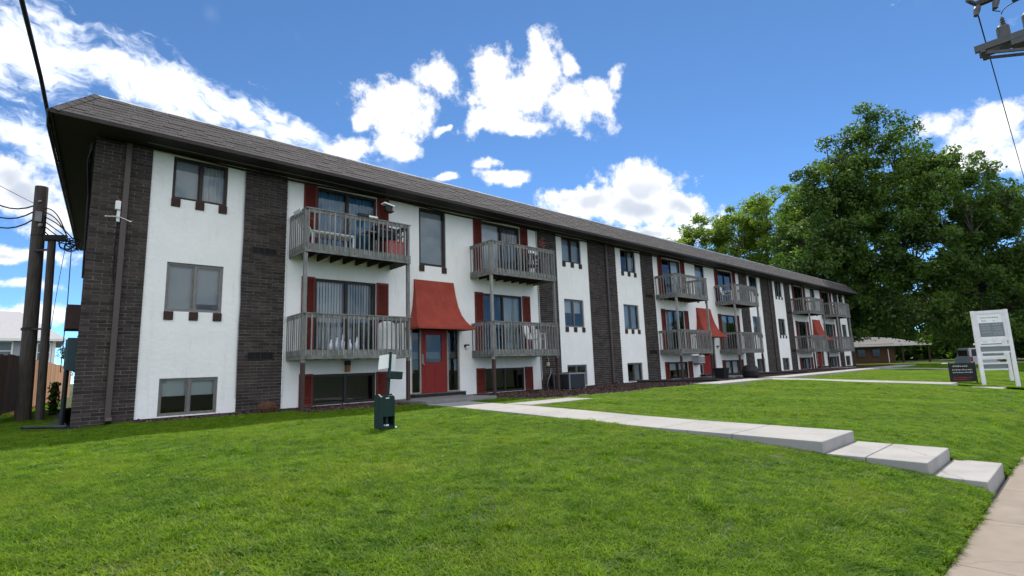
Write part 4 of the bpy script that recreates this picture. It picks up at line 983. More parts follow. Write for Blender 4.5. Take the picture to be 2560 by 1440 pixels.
def fence():
    t=thing('wooden_fence','cedar board fence running back along the left yard','fence',(-1.4,7,-.2))
    a=Vector((-2.6,2.5,0)); bb=Vector((.9,27.5,0)); 
    a=Vector((-1.55,4.6,0)); d=(bb-a); Lf=d.length; d.normalize(); nrm=Vector((d.y,-d.x,0)); n=int(Lf/.145); proto=None
    me=bpy.data.meshes.new('board'); k=MB(); k.add([(-.068,-.01,0),(.068,-.01,0),(.068,.01,0),(-.068,.01,0),(-.068,-.01,1.74),(.068,-.01,1.74),(.068,.01,1.74),(-.068,.01,1.74)],BOXF); me.from_pydata(k.v,[],k.f); me.materials.append(m_fence)
    ang=math.atan2(d.y,d.x)
    for i in range(n):
        p=a+d*(i*.145); z=-.14 if p.y>7 else -.2
        ob=bpy.data.objects.new('board',me); place(ob,t,(p.x,p.y,z+.02+random.uniform(-.012,.012))); ob.rotation_euler=(0,random.uniform(-.006,.006),ang)
    for h in (.3,1.4):
        b=MB(); b.bar(a+Vector((0,0,h-.15))-nrm*.04,bb+Vector((0,0,h-.15))-nrm*.04,.04,.09); b.build('fence_rail',m_fence,t)
    for i in range(0,n,17):
        p=a+d*(i*.145)-nrm*.09; b=MB(); b.box(p.x-.045,p.x+.045,p.y-.045,p.y+.045,-.5,1.55); b.build('fence_post',m_fence,t)
fence()
def left_house():
    t=thing('house','light grey house with hip roof and white windows behind the cedar fence','house',(-2,30,-.2)); Y=26; xa,xb=-9,.0; ze_=3.25
    b=MB(); b.box(xa,xb,Y,Y+9,-.4,ze_); b.build('wall',m_siding,t)
    b=MB()
    for i in range(20): z=.0+i*.16; b.obox(((xa+xb)/2,Y-.012,z+.08),((xb-xa)/2,0,0),(0,.008,0),(0,-.006,.078))
    b.build('siding_boards',m_siding,t)
    b=MB(); o=.45; b.add([(xa-o,Y-o,ze_),(xb+o,Y-o,ze_),(xb+o,Y+9+o,ze_),(xa-o,Y+9+o,ze_),(xa+4,Y+4.4,ze_+2.0),(-1.75,Y+4.4,ze_+2.0)],[(0,1,5,4),(1,2,5),(2,3,4,5),(3,0,4),(3,2,1,0)]); b.build('roof',m_hroof,t)
    b=MB(); b.box(xa-o,xb+o,Y-o-.03,Y-o,ze_-.12,ze_+.02); b.build('gutter',m_white,t)
    for (x0,x1,z0,z1) in ((-2.9,-1.83,2.1,3.08),(-.73,-.22,2.0,2.98)):
        w=empty('window',((x0+x1)/2,Y,z0),t); f=MB(); s=.07; f.box(x0-s,x1+s,Y-.06,Y-.022,z1,z1+s); f.box(x0-s,x1+s,Y-.06,Y-.022,z0-s,z0); f.box(x0-s,x0,Y-.06,Y-.022,z0,z1); f.box(x1,x1+s,Y-.06,Y-.022,z0,z1); f.box(x0,x1,Y-.055,Y-.024,(z0+z1)/2-.02,(z0+z1)/2+.02); f.build('frame',m_white,w)
        f=MB(); f.box(x0,x1,Y-.035,Y-.022,z0,z1); f.build('pane',mat('far_pane',(.10,.13,.15),.15,.1,4),w)
    b=MB(); b.box(xb-.12,xb+.03,Y-.05,Y+.1,-.3,ze_-.01); b.build('corner_trim',m_white,t)
left_house()

# ---------------------------------------------------------------- right side
def text_rows(parent,P,ex,ez,rows,m,name='print_line'):
    """rows: (u0,u1,v,height) broken into word-like dashes; P origin, ex/ez unit axes, drawn on the surface"""
    for (u0,u1,v,h) in rows:
        b=MB(); u=u0; nn=ex.cross(ez)*.0015
        while u<u1:
            w=random.uniform(.02,.06); q=min(u+w,u1)
            x=u
            while x<q:
                s=min(.009,q-x); hh=h*random.choice((.55,.6,1.0,.6)); a=P+ex*x+ez*v; b.add([a+nn,a+ex*s*.75+nn,a+ex*s*.75+ez*hh+nn,a+ez*hh+nn],[(0,1,2,3)]); x+=.011
            u=q+.018
        b.build(name,m,parent)
def sign_frame(label,pa,pb,za,zb,top,back=False):
    """two posts pa (far) pb (near); board between"""
    pa=Vector(pa);pb=Vector(pb); t=thing('notice_sign',label,'sign',(pa.x,pa.y,za)); d=(pb-pa); L_=d.length; d.normalize(); n=Vector((d.y,-d.x,0)); n=-n if n.x>0 else n; Z=Vector((0,0,1)); w=.115
    for p,z0 in ((pa,za),(pb,zb)):
        b=MB(); b.obox(p+Z*((z0-.3+top)/2),d*w/2,n*.05,Z*((top-z0+.3)/2)); b.build('post',m_whitew,t,bevel=.006)
    mid=(pa+pb)/2; iw=L_/2-w/2
    def rail(z0,z1,dep=.045,m=m_whitew,nm='rail',off=0,hw=None): b=MB(); b.obox(mid+n*off+Z*((z0+z1)/2),d*((hw or iw)-.001),n*dep,Z*((z1-z0)/2)); return b.build(nm,m,t)
    rail(top-.13,top-.01); rail(top-1.16,top-1.06); rail(top-1.37,top-1.30); rail(top-1.62,top-1.56)
    rail(top-1.06,top-.13,.02,m_white,'board')
    # inner trim and glazed notice panel
    for u in (-1,1):
        b=MB(); b.obox(mid+d*u*(iw-.03)+n*.03+Z*(top-.6),d*.028,n*.012,Z*.46); b.build('trim',m_whitew,t)
    rail(top-1.0,top-.48,.006,m_board,'notice_panel',.027,iw-.075)
    rail(top-1.555,top-1.375,.012,m_board,'lower_panel',0)
    P=mid+n*.0215+Z*0; lx=d if (d.x*CR.x+d.y*CR.y)>0 else -d
    Pn=mid+n*.0345
    e=lx; base=mid-lx*(iw-.14)
    text_rows(t,base+n*.0215+Z*(top-.30),e,Z,[(0,iw*2-.3,0,.045)],m_text); text_rows(t,base+n*.0215+Z*(top-.42),e,Z,[(.03,.16,0,.05),(.36,.42,0,.03)],m_text)
    rows=[(0,.25,v,.02) for v in (.40,.30,.24,.14)]+[(.32,.56,v,.02) for v in (.41,.31,.23,.12,.05)]
    text_rows(t,base+n*.0345+Z*(top-.97),e,Z,rows,m_lite)
    return t
sign_frame('white framed notice sign with a grey panel on two white posts beside the steps',(26.0,-11.45,0),(26.3,-12.36,0),-.56,-.66,2.24)
sign_frame('second white post frame half hidden behind the white notice sign',(30.0,-11.0,0),(30.3,-11.9,0),-.52,-.6,1.5)
def yard_sign():
    a=Vector((26.65,-10.40,0)); c=Vector((26.9,-11.16,0)); d=(c-a); L_=d.length; d.normalize(); Z=Vector((0,0,1)); n=Vector((-d.y,d.x,0)); n=-n if n.x>0 else n
    t=thing('yard_sign','low black yard sign with rows of pale and red print near the white notice sign','sign',(a.x,a.y,-.5)); mid=(a+c)/2
    b=MB(); b.obox(mid+Z*(-.10),d*L_/2,n*.012,Z*.36); b.build('board',m_black,t)
    for q in (a,c):
        b=MB(); b.obox(q+Z*(-.15),d*.02,n*.025,Z*.45); b.build('stake',m_black,t)
    b=MB(); b.obox(a-d*.12+Z*.27,d*.1,n*.02,Z*.02); b.build('bracket',m_white,t)
    lx=d if (d.x*CR.x+d.y*CR.y)>0 else -d; base=mid-lx*(L_/2-.07)+n*.014
    text_rows(t,base+Z*.10,lx,Z,[(.05,L_-.3,.02,.07),(.02,L_-.16,-.12,.06),(.02,L_-.16,-.22,.05)],m_lite); text_rows(t,base+Z*(-.42),lx,Z,[(.02,L_-.3,.02,.05),(.02,L_-.2,.10,.04)],m_redp)
yard_sign()
def van():
    x,y,z=57.9,-8.3,-.45-.45; t=thing('parked_van','silver van parked beyond the lawn behind the white notice sign','van',(x,y,z)); z=-.95; R_=Matrix.Rotation(.35,4,'Z')
    def P(a,b_,c): return Vector((x,y,z))+R_@Vector((a,b_,c))
    prof=[(0,.35),(0,1.2),(.15,1.95),(3.2,2.0),(4.0,1.25),(4.8,1.1),(4.9,.4)]
    b=MB(); nn=len(prof); vs=[P(p,-.95,q) for p,q in prof]+[P(p,.95,q) for p,q in prof]; b.add(vs,[tuple(range(nn)),tuple(nn+i for i in reversed(range(nn)))]+[(i,i+nn,(i+1)%nn+nn,(i+1)%nn) for i in range(nn)]); b.build('body',m_silver,t,bevel=.06)
    b=MB(); b.add([P(.03,-.8,1.28),P(.03,.8,1.28),P(.125,.74,1.86),P(.125,-.74,1.86)],[(0,3,2,1)]); k=b.build('rear_window',mat('tinted_glass',(.01,.012,.014),.08,.05,3),t); k.location.x-=.03
    for s in (-1,1):
        b=MB(); b.obox(P(1.9,s*.955,1.55),R_@Vector((1.4,0,0)),R_@Vector((0,.006,0)),(0,0,.25)); b.build('side_window',MATS["tinted_glass"],t)
        b=MB(); b.obox(P(-.02,s*.85,1.05),R_@Vector((.02,0,0)),R_@Vector((0,.07,0)),(0,0,.2)); b.build('tail_light',m_lens,t)
        for a in (.9,3.9):
            w=empty('wheel',P(a,s*.86,.33),t); b=MB(); b.tube([P(a,s*.76,.33),P(a,s*.965,.33)],.33,16); b.build('tyre',m_tyre,w); b=MB(); b.tube([P(a,s*.9,.33),P(a,s*.975,.33)],.2,12); b.build('rim',m_galv,w)
    b=MB(); b.obox(P(-.06,0,.5),R_@Vector((.08,0,0)),R_@Vector((0,.93,0)),(0,0,.12)); b.build('bumper',m_grey,t,bevel=.02)
van()
def right_house():
    # single storey house with carport, seen end on beyond the big tree
    c=Vector((84,3.5,-.55)); e=Vector((.74,-.67,0)).normalized(); f=Vector((e.y,-e.x,0)); f=f if f.dot(CF)>0 else -f; Z=Vector((0,0,1))
    t=thing('bungalow','low bungalow with pale roof and dark open carport beyond the big tree','house',c)
    b=MB(); b.obox(c-e*2.6+f*4+Z*1.25,e*2.9,f*4,Z*1.45); b.build('wall',m_tanwall,t)
    b=MB(); b.obox(c+e*2.6+f*6.5+Z*1.1,e*2.3,f*.1,Z*1.3); b.build('carport_wall',m_soffit,t)
    b=MB(); q=lambda u,v,z:c+e*u+f*v+Z*z
    b.add([q(-6,-.6,2.55),q(5.0,-.6,2.45),q(5.0,8.8,2.45),q(-6,8.8,2.55),q(-4.2,4,4.1),q(3.0,4,3.6)],[(0,1,5,4),(1,2,5),(2,3,4,5),(3,0,4),(3,2,1,0)]); b.build('roof',m_hroof2,t)
    b=MB(); b.obox(q(-.5,-.62,2.46),e*5.4,f*.03,Z*.08); b.build('gutter',m_whitew,t)
    for u in (1.1,4.6):
        b=MB(); b.obox(q(u,-.3,1.1),e*.09,f*.09,Z*1.5); b.build('carport_post',m_brownpost,t)
    b=MB(); b.obox(q(-.6,-.02,1.1),e*.05,f*.05,Z*.9); b.build('downpipe',m_white,t)
    for u in (-4.2,-2.2):
        b=MB(); b.obox(q(u,-.03,1.5),e*.5,f*.04,Z*.5); b.build('window',MATS["tinted_glass"],t)
    p=q(7.6,-4,0); t=thing('lamp_post','small lamp post with pale lantern head on the far lawn by the carport','lamp post',p)
    b=MB(); b.tube([p-Z*.5,p+Z*1.75],.06,8); b.build('post',m_grey,t); b=MB(); b.lathe(p+Z*1.751,[(.1,0),(.2,.1),(.2,.4),(.05,.55)],8); b.build('lantern',m_whitew,t)
right_house()
m_rack=mat('rack_grey',(.085,.085,.085),.6,.2,6)
def transformer_pole():
    px,py=16.3,-15.9; t=thing('transformer_pole','wooden utility pole with transformer rack at the top right corner','utility pole',(px,py,-.95))
    b=MB(); b.tube([(px,py,-1.4),(px,py,6),(px,py,11.5)],[.2,.17,.13],14); b.build('shaft',m_pole,t)
    z=8.12; b=MB(); b.box(px-.16,px-.06,-16.8,-13.40,z-.07,z+.09); b.box(px+.22,px+.32,-16.8,-13.45,z-.07,z+.09); b.build('rack_beam',m_rack,t)
    b=MB(); b.bar((px-.1,-13.55,z-.13),(px-.1,-15.8,z-.95),.06); b.bar((px+.27,-13.6,z-.13),(px+.1,-15.8,z-.95),.06); b.box(px-.2,px+.36,-13.6,-13.5,z-.14,z-.075); b.build('brace',m_rack,t)
    for i,y in enumerate((-13.95,-14.45,-14.95)):
        s=.75+.2*i; tr=empty('transformer',(px+.08,y,z+.09),t)
        b=MB(); b.lathe((px+.08,y,z+.10),[(.15*s,0),(.17*s,.05),(.17*s,.42*s),(.12*s,.5*s)],14); b.build('tank',m_rack,tr)
        for dx in (-.07,.08):
            b=MB(); b.lathe((px+.08+dx,y-.02,z+.10+.46*s),[(.03,0),(.055,.03),(.03,.06),(.055,.09),(.03,.12),(.05,.15),(.02,.22)],8); b.build('bushing',m_rack,tr)
    b=MB(); b.box(px-.16,px+.3,-14.3,-14.05,z-.2,z-.075); b.box(px-.1,px+.2,-14.9,-14.6,z-.26,z-.075); b.build('rack_plate',m_rack,t)
    b=MB(); zz=9.35; b.box(px-.06,px+.06,-16.9,-13.55,zz-.06,zz+.06); b.build('crossarm',m_pole,t)
    for y in (-13.6,-13.95,-14.3):
        b=MB(); b.tube([(px,y,zz-.06),(px-.12,y+.02,zz-.2),(px-.18,y+.06,zz-.38)],[.06,.075,.05],8); b.build('fuse_cutout',m_rack,t)
    b=MB(); b.tube([(px-.1,-13.56,zz-.02),(px-.35,-13.45,zz+.02)],.05,8); b.build('insulator',m_rack,t)
    for (a,c) in (((px,-13.95,zz-.3),(px+.08,-13.97,z+.85)),((px,-14.3,zz-.3),(px+.08,-14.47,z+.95)),((px+.15,-13.97,z+.8),(px+.05,-14.47,z+.95))):
        b=MB(); a=Vector(a);c=Vector(c); b.tube([a.lerp(c,u)+Vector((0,.12*math.sin(u*3.14),.05*math.sin(u*3.14))) for u in np.linspace(0,1,9)],.012,5); b.build('jumper_wire',m_cable,t)
transformer_pole()
cable('overhead_wire','thin wire running from the transformer rack down towards the right edge',sag((16.2,-13.56,9.3),(84.26,-12.21,14.12),.4),.016,5)

# ---------------------------------------------------------------- trees
lm_dark=leafmat('maple_leaf',(.026,.062,.010),(.105,.18,.030),.35,.42)
lm_mid=leafmat('ash_leaf',(.030,.062,.010),(.085,.135,.025),.35,.35)
lm_light=leafmat('poplar_leaf',(.085,.140,.016),(.20,.28,.04),.4,.52)
def tree(name,label,base,trunk_r,ells,nclump,nleaf,leaf,lm,seed,clump_r=1.0,limbs=12):
    R=np.random.default_rng(seed); base=Vector(base); t=thing(name,label,'tree',base)
    w=np.array([e[3]*e[4]*e[5] for e in ells]); w=w/w.sum(); C=[]
    while len(C)<nclump:
        e=ells[R.choice(len(ells),p=w)]; v=R.normal(size=3); v/=np.linalg.norm(v); rr=R.uniform(.35,1)**.5
        p=np.array(e[:3])+v*rr*np.array(e[3:6])*R.uniform(.86,1.06)
        if p[2]>base.z+1.2: C.append(p)
    C=np.array(C); top=max(e[2]+e[5] for e in ells)
    # trunk and limbs
    b=MB(); cx=np.array([e[0] for e in ells]).mean(); cy=np.array([e[1] for e in ells]).mean(); h=top-base.z
    tp=[]
    for u in np.linspace(0,1,9): tp.append((base.x+(cx-base.x)*u*u*.6+.2*math.sin(u*7+seed),base.y+(cy-base.y)*u*u*.6+.2*math.cos(u*6+seed),base.z-.3+h*.86*u))
    b.tube(tp,[trunk_r*(1.35 if i==0 else 1-.105*i) for i in range(9)],12); nodes=[np.array(p) for p in tp[2:]]; nr=[trunk_r*(1-.105*i) for i in range(2,9)]
    for i in range(limbs):
        tgt=C[R.integers(len(C))]; k=min(6,max(0,int((tgt[2]-base.z)/h*7*R.uniform(.35,.8)))); a=nodes[k]; pts=[]
        for u in np.linspace(0,1,6): p=a+(tgt-a)*u; p[2]+=.8*math.sin(u*3.14)*(.5 if tgt[2]>a[2] else 1); pts.append(tuple(p))
        r0=nr[k]*.5; b.tube(pts,[r0*(1-.16*j) for j in range(6)],7,cap=False)
        for q in pts[1:]: nodes.append(np.array(q)); nr.append(r0*.5)
    NA=np.array(nodes)
    for c in C:
        dd=np.linalg.norm(NA-c,axis=1)+2.0*np.maximum(0,NA[:,2]-c[2]); j=int(dd.argmin()); a=NA[j]
        mid=(a+c)/2+R.normal(size=3)*.25; b.tube([tuple(a),tuple(mid),tuple(c)],[.06,.04,.015],5,cap=False)
    b.build('trunk',m_bark,t,smooth=True)
    # leaves in clumps
    n=nclump*nleaf; ci=np.repeat(np.arange(nclump),nleaf); cr=R.uniform(.6,1.25,nclump)*clump_r
    v=R.normal(size=(n,3)); v/=np.linalg.norm(v,axis=1)[:,None]; rad=R.uniform(.2,1,n)**.6
    P=C[ci]+v*(rad*cr[ci])[:,None]*np.array([1,1,.75]); P[:,2]-=.15*(rad*cr[ci])
    nn=v*.6+R.normal(size=(n,3))*.7+np.array([0,0,.5]); nn/=np.linalg.norm(nn,axis=1)[:,None]
    a=np.cross(nn,R.normal(size=(n,3))); a/=np.linalg.norm(a,axis=1)[:,None]; bb=np.cross(nn,a)
    s=(leaf*R.uniform(.6,1.3,n))[:,None]
    V=np.stack([P-a*s,P+bb*s*.55+nn*s*.12,P+a*s,P-bb*s*.55+nn*s*.12],1).reshape(-1,3); F_=np.arange(n*4).reshape(-1,4)
    tone=np.clip(R.uniform(0,1,nclump)[ci]*.6+R.uniform(0,.4,n),0,1)
    np_mesh('crown',V,F_,lm,t,tuple(base),tone)
tree('maple_tree','tall dark broad tree behind the right end of the apartment building',(56.6,1.3,-.4),.55,[(57.2,-3.6,17.0,4.2,4.2,7.6),(54.2,-.2,16.6,3.7,3.6,4.9),(55.2,-.6,13.0,4.0,4.0,6.2),(60.5,-5.0,13.0,5.2,5.0,7.5),(53.9,1.4,12.6,4.2,4.0,5.8),(53.2,2.6,8.5,3.8,3.6,4.8),(60.5,-3.6,6.5,5.4,4.6,4.0),(57,.8,6.0,3.6,3.2,4.6),(59.5,-1.5,4.6,4.2,3.4,2.0),(62.0,-4.0,3.6,4.0,3.0,1.3)],590,185,.155,lm_dark,11,1.1,22)
tree('broad_tree','rounded dark tree right of the tall one, above the white notice sign',(66.0,-8.0,-.5),.45,[(63.8,-7.8,15.0,4.4,4.4,5.4),(67.0,-9.8,11.0,4.0,4.0,6.0),(65.0,-8.0,6.0,5.2,4.8,5.0)],280,190,.155,lm_dark,12,1.1,16)
tree('street_tree','dark low tree at the far right edge beyond the van',(73,-12.2,-.7),.4,[(72.5,-11.6,7.0,4.2,4.0,4.6),(73,-11.5,3.6,4.4,4.4,3.6)],190,150,.18,lm_mid,13,1.15,12)
tree('poplar_tree','light green tree above the far roof, leftmost of the trees',(66.5,20.5,-.4),.4,[(66.4,19.6,15.6,3.4,3.4,5.2),(64.0,22.6,13.6,3.2,3,4.4)],170,150,.17,lm_light,14,1.0,12)
tree('ash_tree','bright green tree above the far roof between the light one and the tall one',(66,11.5,-.4),.4,[(66.4,14.4,16.0,3.9,3.9,5.8),(66.6,10.2,16.6,4.2,4.2,6.6),(65.5,6.0,13.5,3.8,3.8,7.0)],280,150,.17,lm_light,15,1.05,14)
tree('background_tree','dense dark tree behind the bungalow carport',(98,-4,-.7),.5,[(97,-3,7.5,7,7,7.5),(99,-8,6,6,6,7)],240,110,.3,lm_dark,16,1.6,12)
tree('background_tree','dense dark tree behind the parked van',(96,-15.5,-.7),.5,[(95,-14,7.5,6.5,6.5,8),(97,-19,6.5,6,6,7)],240,110,.3,lm_dark,17,1.6,12)
tree('background_tree','dense dark tree behind the bungalow roof',(108,12,-.7),.5,[(107,12,7.5,8,8,8),(104,19,6,6,6,7)],240,110,.3,lm_dark,18,1.6,12)
def far_wood():
    n=42000; R=np.random.default_rng(31); u=R.uniform(0,1,n); ang=np.radians(52+u*66); d=R.uniform(118,150,n); P=np.stack([CAM.x+np.sin(ang)*d,CAM.y+np.cos(ang)*d,-1+R.uniform(0,1,n)**.8*(9.5+2.5*np.sin(u*40)+1.5*np.sin(u*97+1))],1)
    a=R.normal(size=(n,3)); a/=np.linalg.norm(a,axis=1)[:,None]; b2=np.cross(a,R.normal(size=(n,3))); b2/=np.linalg.norm(b2,axis=1)[:,None]; s=.75
    o=np_mesh('far_wood',np.stack([P-a*s,P+b2*s*.6,P+a*s,P-b2*s*.6],1).reshape(-1,3),np.arange(n*4).reshape(-1,4),lm_dark,None,(100,0,-1),R.uniform(0,1,n)); tag(o,'distant dark belt of trees closing the horizon on the right','wood',kind='stuff')
far_wood()
tree('yard_tree','small green tree behind the cedar fence and grey house',(3.4,44,-.3),.2,[(2.6,44,3.4,1.8,1.8,1.7)],60,140,.12,lm_mid,19,.7,6)
def shrub(label,x,y,r,h,seed):
    R=np.random.default_rng(seed); t=thing('climbing_shrub',label,'shrub',(x,y,g(x,y))); n=900; P=np.stack([R.normal(x,r,n),R.normal(y,r*1.4,n),g(x,y)+R.uniform(0.02,h,n)],1)
    a=R.normal(size=(n,3)); a/=np.linalg.norm(a,axis=1)[:,None]; b2=np.cross(a,R.normal(size=(n,3))); b2/=np.linalg.norm(b2,axis=1)[:,None]; s=.045
    np_mesh('foliage',np.stack([P-a*s,P+b2*s*.6,P+a*s,P-b2*s*.6],1).reshape(-1,3),np.arange(n*4).reshape(-1,4),lm_mid,t,(x,y,g(x,y)),R.uniform(0,1,n))
    b=MB()
    for i in range(5): b.tube([(x,y,g(x,y)-.05),(x+R.normal(0,r*.5),y+R.normal(0,r*.5),g(x,y)+h*.5),(x+R.normal(0,r),y+R.normal(0,r),g(x,y)+h*.9)],[.02,.014,.006],5)
    b.build('stem',m_bark,t)
shrub('climbing green shrub against the left end wall behind the teal cabinet',-.16,7.6,.06,1.0,5)

# ---------------------------------------------------------------- grass
lm_grass=leafmat('grass_blade',(.048,.125,.005),(.205,.315,.018),5.0,.43,.6)
def grass_patches():      # worn yellow and dark zones of the lawn itself
    nt=lm_grass.node_tree; N=nt.nodes; L=nt.links; ramp=[n for n in N if n.type=='VALTORGB'][0]; g_=[n for n in N if n.type=='NEW_GEOMETRY'][0]
    outs=[l.to_socket for l in ramp.outputs[0].links]; cur=ramp.outputs[0]
    for sc,lo,hi,col,amt in ((.55,.52,.72,(.23,.29,.022,1),.5),(1.7,.57,.78,(.20,.22,.04,1),.4),(.9,.56,.74,(.040,.115,.010,1),.45)):
        n=N.new('ShaderNodeTexNoise'); n.inputs['Scale'].default_value=sc; n.inputs['Detail'].default_value=4; ad=N.new('ShaderNodeVectorMath'); ad.inputs[1].default_value=(sc*37,sc*11,0); L.new(g_.outputs['Position'],ad.inputs[0]); L.new(ad.outputs[0],n.inputs['Vector'])
        m=N.new('ShaderNodeMapRange'); m.inputs[1].default_value=lo; m.inputs[2].default_value=hi; m.inputs[4].default_value=amt; L.new(n.outputs['Fac'],m.inputs[0])
        x=N.new('ShaderNodeMix'); x.data_type='RGBA'; L.new(m.outputs[0],x.inputs[0]); L.new(cur,x.inputs[6]); x.inputs[7].default_value=col; cur=x.outputs[2]
    for o in outs: L.new(cur,o)
grass_patches()
for n_ in lm_grass.node_tree.nodes:
    if n_.type=='BSDF_PRINCIPLED': n_.inputs['Specular IOR Level'].default_value=.18
for n_ in lm_grass.node_tree.nodes:
    if n_.type=='BSDF_PRINCIPLED': n_.inputs['Specular IOR Level'].default_value=.18
def patch(name,size,n,hmin,hmax,seed,wd=.0042):
    R=np.random.default_rng(seed); p=R.uniform(-size/2,size/2,(n,2)); h=R.uniform(hmin,hmax,n)*R.choice([1,1,1,1.35],n); th=R.uniform(0,6.283,n); ln=R.uniform(.3,1.9,n)*h; w=wd*R.uniform(.7,1.3,n)
    dx,dy=np.cos(th),np.sin(th); sx,sy=-dy*w,dx*w; z=np.zeros(n)
    def pt(f,g_,q): return np.stack([p[:,0]+dx*ln*f+sx*q,p[:,1]+dy*ln*f+sy*q,h*g_-.01],1)
    V=np.stack([pt(0,0,1),pt(0,0,-1),pt(.3,.62,-.8),pt(.3,.62,.8),pt(1,.95,0)],1).reshape(-1,3)
    i=np.arange(n)[:,None]*5; F_=np.concatenate([i+np.array([[0,1,2]]),i+np.array([[0,2,3]]),i+np.array([[3,2,4]])],0)
    tn=R.beta(2,3,n); tn[R.uniform(size=n)<.03]=1.9; tone=np.tile(tn,3)
    me=bpy.data.meshes.new(name); me.vertices.add(len(V)); me.vertices.foreach_set('co',V.astype(np.float32).ravel()); me.loops.add(F_.size); me.loops.foreach_set('vertex_index',F_.astype(np.int32).ravel()); me.polygons.add(len(F_)); me.polygons.foreach_set('loop_start',np.arange(0,F_.size,3,dtype=np.int32))
    at=me.attributes.new('tone','FLOAT','FACE'); at.data.foreach_set('value',tone.astype(np.float32)); me.update(calc_edges=True); me.materials.append(lm_grass)
    return bpy.data.objects.new(name,me)
def weed(name,seed):
    R=np.random.default_rng(seed); n=9; V=[];F_=[];T=[]
    for i in range(n):
        a=i*2.4+R.uniform(0,.5); l=R.uniform(.035,.075); w=R.uniform(.009,.016); d=np.array([math.cos(a),math.sin(a),0]); p=np.array([-d[1],d[0],0]); h=R.uniform(.008,.028); b0=len(V)
        V+=[list(d*.004),list(d*l*.55+p*w+[0,0,h]),list(d*l+[0,0,h*.8]),list(d*l*.55-p*w+[0,0,h])]; F_.append([b0,b0+1,b0+2]); F_.append([b0,b0+2,b0+3]); T+=[.55,.55]
    me=bpy.data.meshes.new(name); me.from_pydata(V,[],F_); at=me.attributes.new('tone','FLOAT','FACE'); at.data.foreach_set('value',T); me.materials.append(lm_weed); return bpy.data.objects.new(name,me)
lm_weed=leafmat('weed_leaf',(.06,.13,.02),(.11,.20,.035),6,.3,.6)
HARD=[(*LW0,-13.42,-2.3),(*LW1,-13.42,-3.3),(*LW2,-13.42,-3.3),(8.4,10.9,-4.95,-3.98),(19.0,53,-4.56,-3.25),(7.2,10.1,-2.4,0),(-.05,53.6,-.05,12.7),(7.25+LM,10+LM,-2.4,0)]+[(a,b_,c,0) for a,b_,c,_ in MULCH]
def clearance(x,y):
    d=np.full(x.shape,9.0)
    for (x0,x1,y0,y1) in HARD:
        q=np.maximum(np.maximum(x0-x,x-x1),np.maximum(y0-y,y-y1)); d=np.minimum(d,q)
    return np.minimum(d,y+13.42)
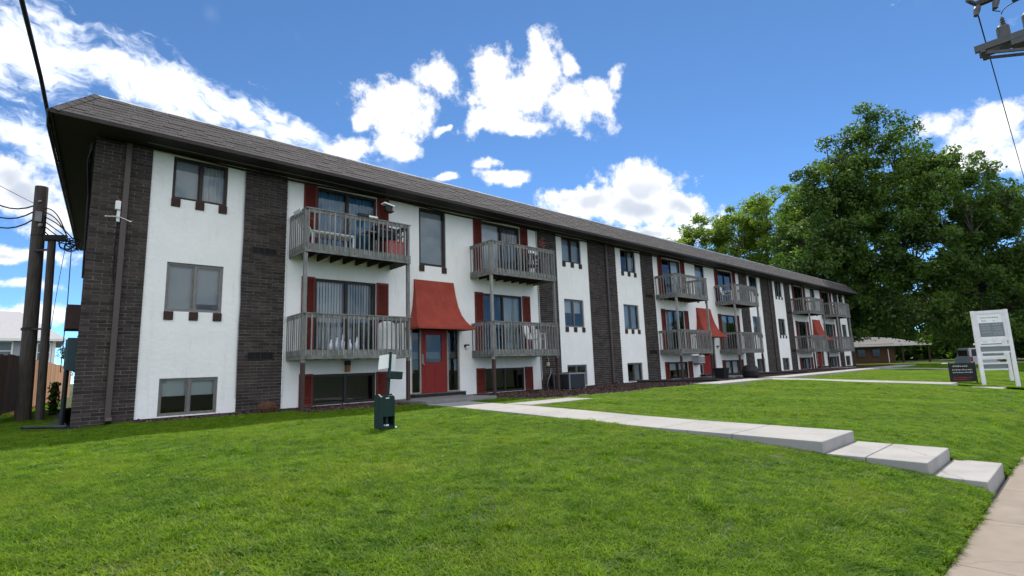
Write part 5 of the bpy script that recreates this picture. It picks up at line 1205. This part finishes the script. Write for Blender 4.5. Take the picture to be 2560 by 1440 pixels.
def grass():
    var=[patch('grass_patch',.5,1500,.012,.036,i,.0036) for i in range(4)]; tuft=[patch('grass_tuft',.11,75,.014,.038,20+i,.0036) for i in range(2)]+[patch('grass_tall_tuft',.10,46,.035,.072,30,.0038),weed('weed',41),weed('weed',42)]
    pts=[];kind=[]
    def region(x0,x1,y0,y1,st):
        gx,gy=np.meshgrid(np.arange(x0,x1,st),np.arange(y0,y1,st)); x=gx.ravel()+rng.uniform(-.5,.5,gx.size)*st; y=gy.ravel()+rng.uniform(-.5,.5,gx.size)*st
        return x,y
    for (x0,x1,y0,y1,st) in ((-5,16,-13.2,-.2,.30),(16,54,-13.2,-1,.42),(-6,0,-.2,28,.42),(54,75,-13,8,.6)):
        x,y=region(x0,x1,y0,y1,st); k=clearance(x,y)>.24; x,y=x[k],y[k]; pts.append(np.stack([x,y,lawn(x,y),rng.uniform(0,6.28,len(x)),rng.uniform(.8,1.25,len(x))],1)); kind.append(rng.integers(0,4,len(x)))
    x=rng.uniform(-5,26,200000); y=rng.uniform(-13.42,-.2,200000); c=clearance(x,y); k=(c>.006)&(c<.36); x,y=x[k],y[k]
    pts.append(np.stack([x,y,lawn(x,y),rng.uniform(0,6.28,len(x)),rng.uniform(.8,1.3,len(x))],1)); kind.append(rng.integers(4,6,len(x)))
    def clumps(n,k0,k1,spread,per,smin,smax):
        cx=rng.uniform(-5,24,n); cy=rng.uniform(-13.3,-1.5,n); x=(cx[:,None]+rng.normal(0,spread,(n,per))).ravel(); y=(cy[:,None]+rng.normal(0,spread,(n,per))).ravel(); k=clearance(x,y)>.03; x,y=x[k],y[k]
        pts.append(np.stack([x,y,lawn(x,y)+.006,rng.uniform(0,6.28,len(x)),rng.uniform(smin,smax,len(x))],1)); kind.append(rng.integers(k0,k1,len(x)))
    clumps(300,6,7,.16,4,.7,1.15); clumps(170,7,9,.22,9,.5,1.1); clumps(40,7,9,.45,40,.45,.8)
    A=np.concatenate(pts); K=np.concatenate(kind)
    me=bpy.data.meshes.new('grass'); me.vertices.add(len(A)); me.vertices.foreach_set('co',A[:,:3].astype(np.float32).ravel())
    e_=.2; dzdx=(lawn(A[:,0]+e_,A[:,1])-lawn(A[:,0]-e_,A[:,1]))/(2*e_); dzdy=(lawn(A[:,0],A[:,1]+e_)-lawn(A[:,0],A[:,1]-e_))/(2*e_)
    eul=np.zeros((len(A),3),np.float32)
    for i_ in range(len(A)):
        nv=Vector((-dzdx[i_],-dzdy[i_],1)).normalized(); eul[i_]=(Vector((0,0,1)).rotation_difference(nv).to_matrix()@Matrix.Rotation(A[i_,3],3,'Z')).to_euler()
    at=me.attributes.new('rot','FLOAT_VECTOR','POINT'); at.data.foreach_set('vector',eul.ravel())
    at=me.attributes.new('sc','FLOAT','POINT'); at.data.foreach_set('value',A[:,4].astype(np.float32))
    at=me.attributes.new('kind_id','INT','POINT'); at.data.foreach_set('value',K.astype(np.int32))
    o=bpy.data.objects.new('grass',me); place(o,None,(0,0,0)); tag(o,'short green grass blades covering the lawn','grass',kind='stuff')
    ng=bpy.data.node_groups.new('grass_scatter','GeometryNodeTree'); ng.interface.new_socket('Geometry',in_out='INPUT',socket_type='NodeSocketGeometry'); ng.interface.new_socket('Geometry',in_out='OUTPUT',socket_type='NodeSocketGeometry')
    N=ng.nodes; L=ng.links; gi=N.new('NodeGroupInput'); go=N.new('NodeGroupOutput'); jn=N.new('GeometryNodeJoinGeometry')
    def attr(nm,ty): a=N.new('GeometryNodeInputNamedAttribute'); a.data_type=ty; a.inputs[0].default_value=nm; return a.outputs[0]
    rot=attr('rot','FLOAT_VECTOR'); sc=attr('sc','FLOAT'); kd=attr('kind_id','INT'); 
    for i,ob in enumerate(var+tuft):
        oi=N.new('GeometryNodeObjectInfo'); oi.inputs[0].default_value=ob; ip=N.new('GeometryNodeInstanceOnPoints'); cm=N.new('FunctionNodeCompare'); cm.data_type='INT'; cm.operation='EQUAL'; L.new(kd,cm.inputs[2]); cm.inputs[3].default_value=i
        L.new(gi.outputs[0],ip.inputs['Points']); L.new(cm.outputs[0],ip.inputs['Selection']); L.new(oi.outputs['Geometry'],ip.inputs['Instance']); L.new(rot,ip.inputs['Rotation']); L.new(sc,ip.inputs['Scale']); L.new(ip.outputs[0],jn.inputs[0])
    L.new(jn.outputs[0],go.inputs[0]); md=o.modifiers.new('scatter','NODES'); md.node_group=ng
grass()
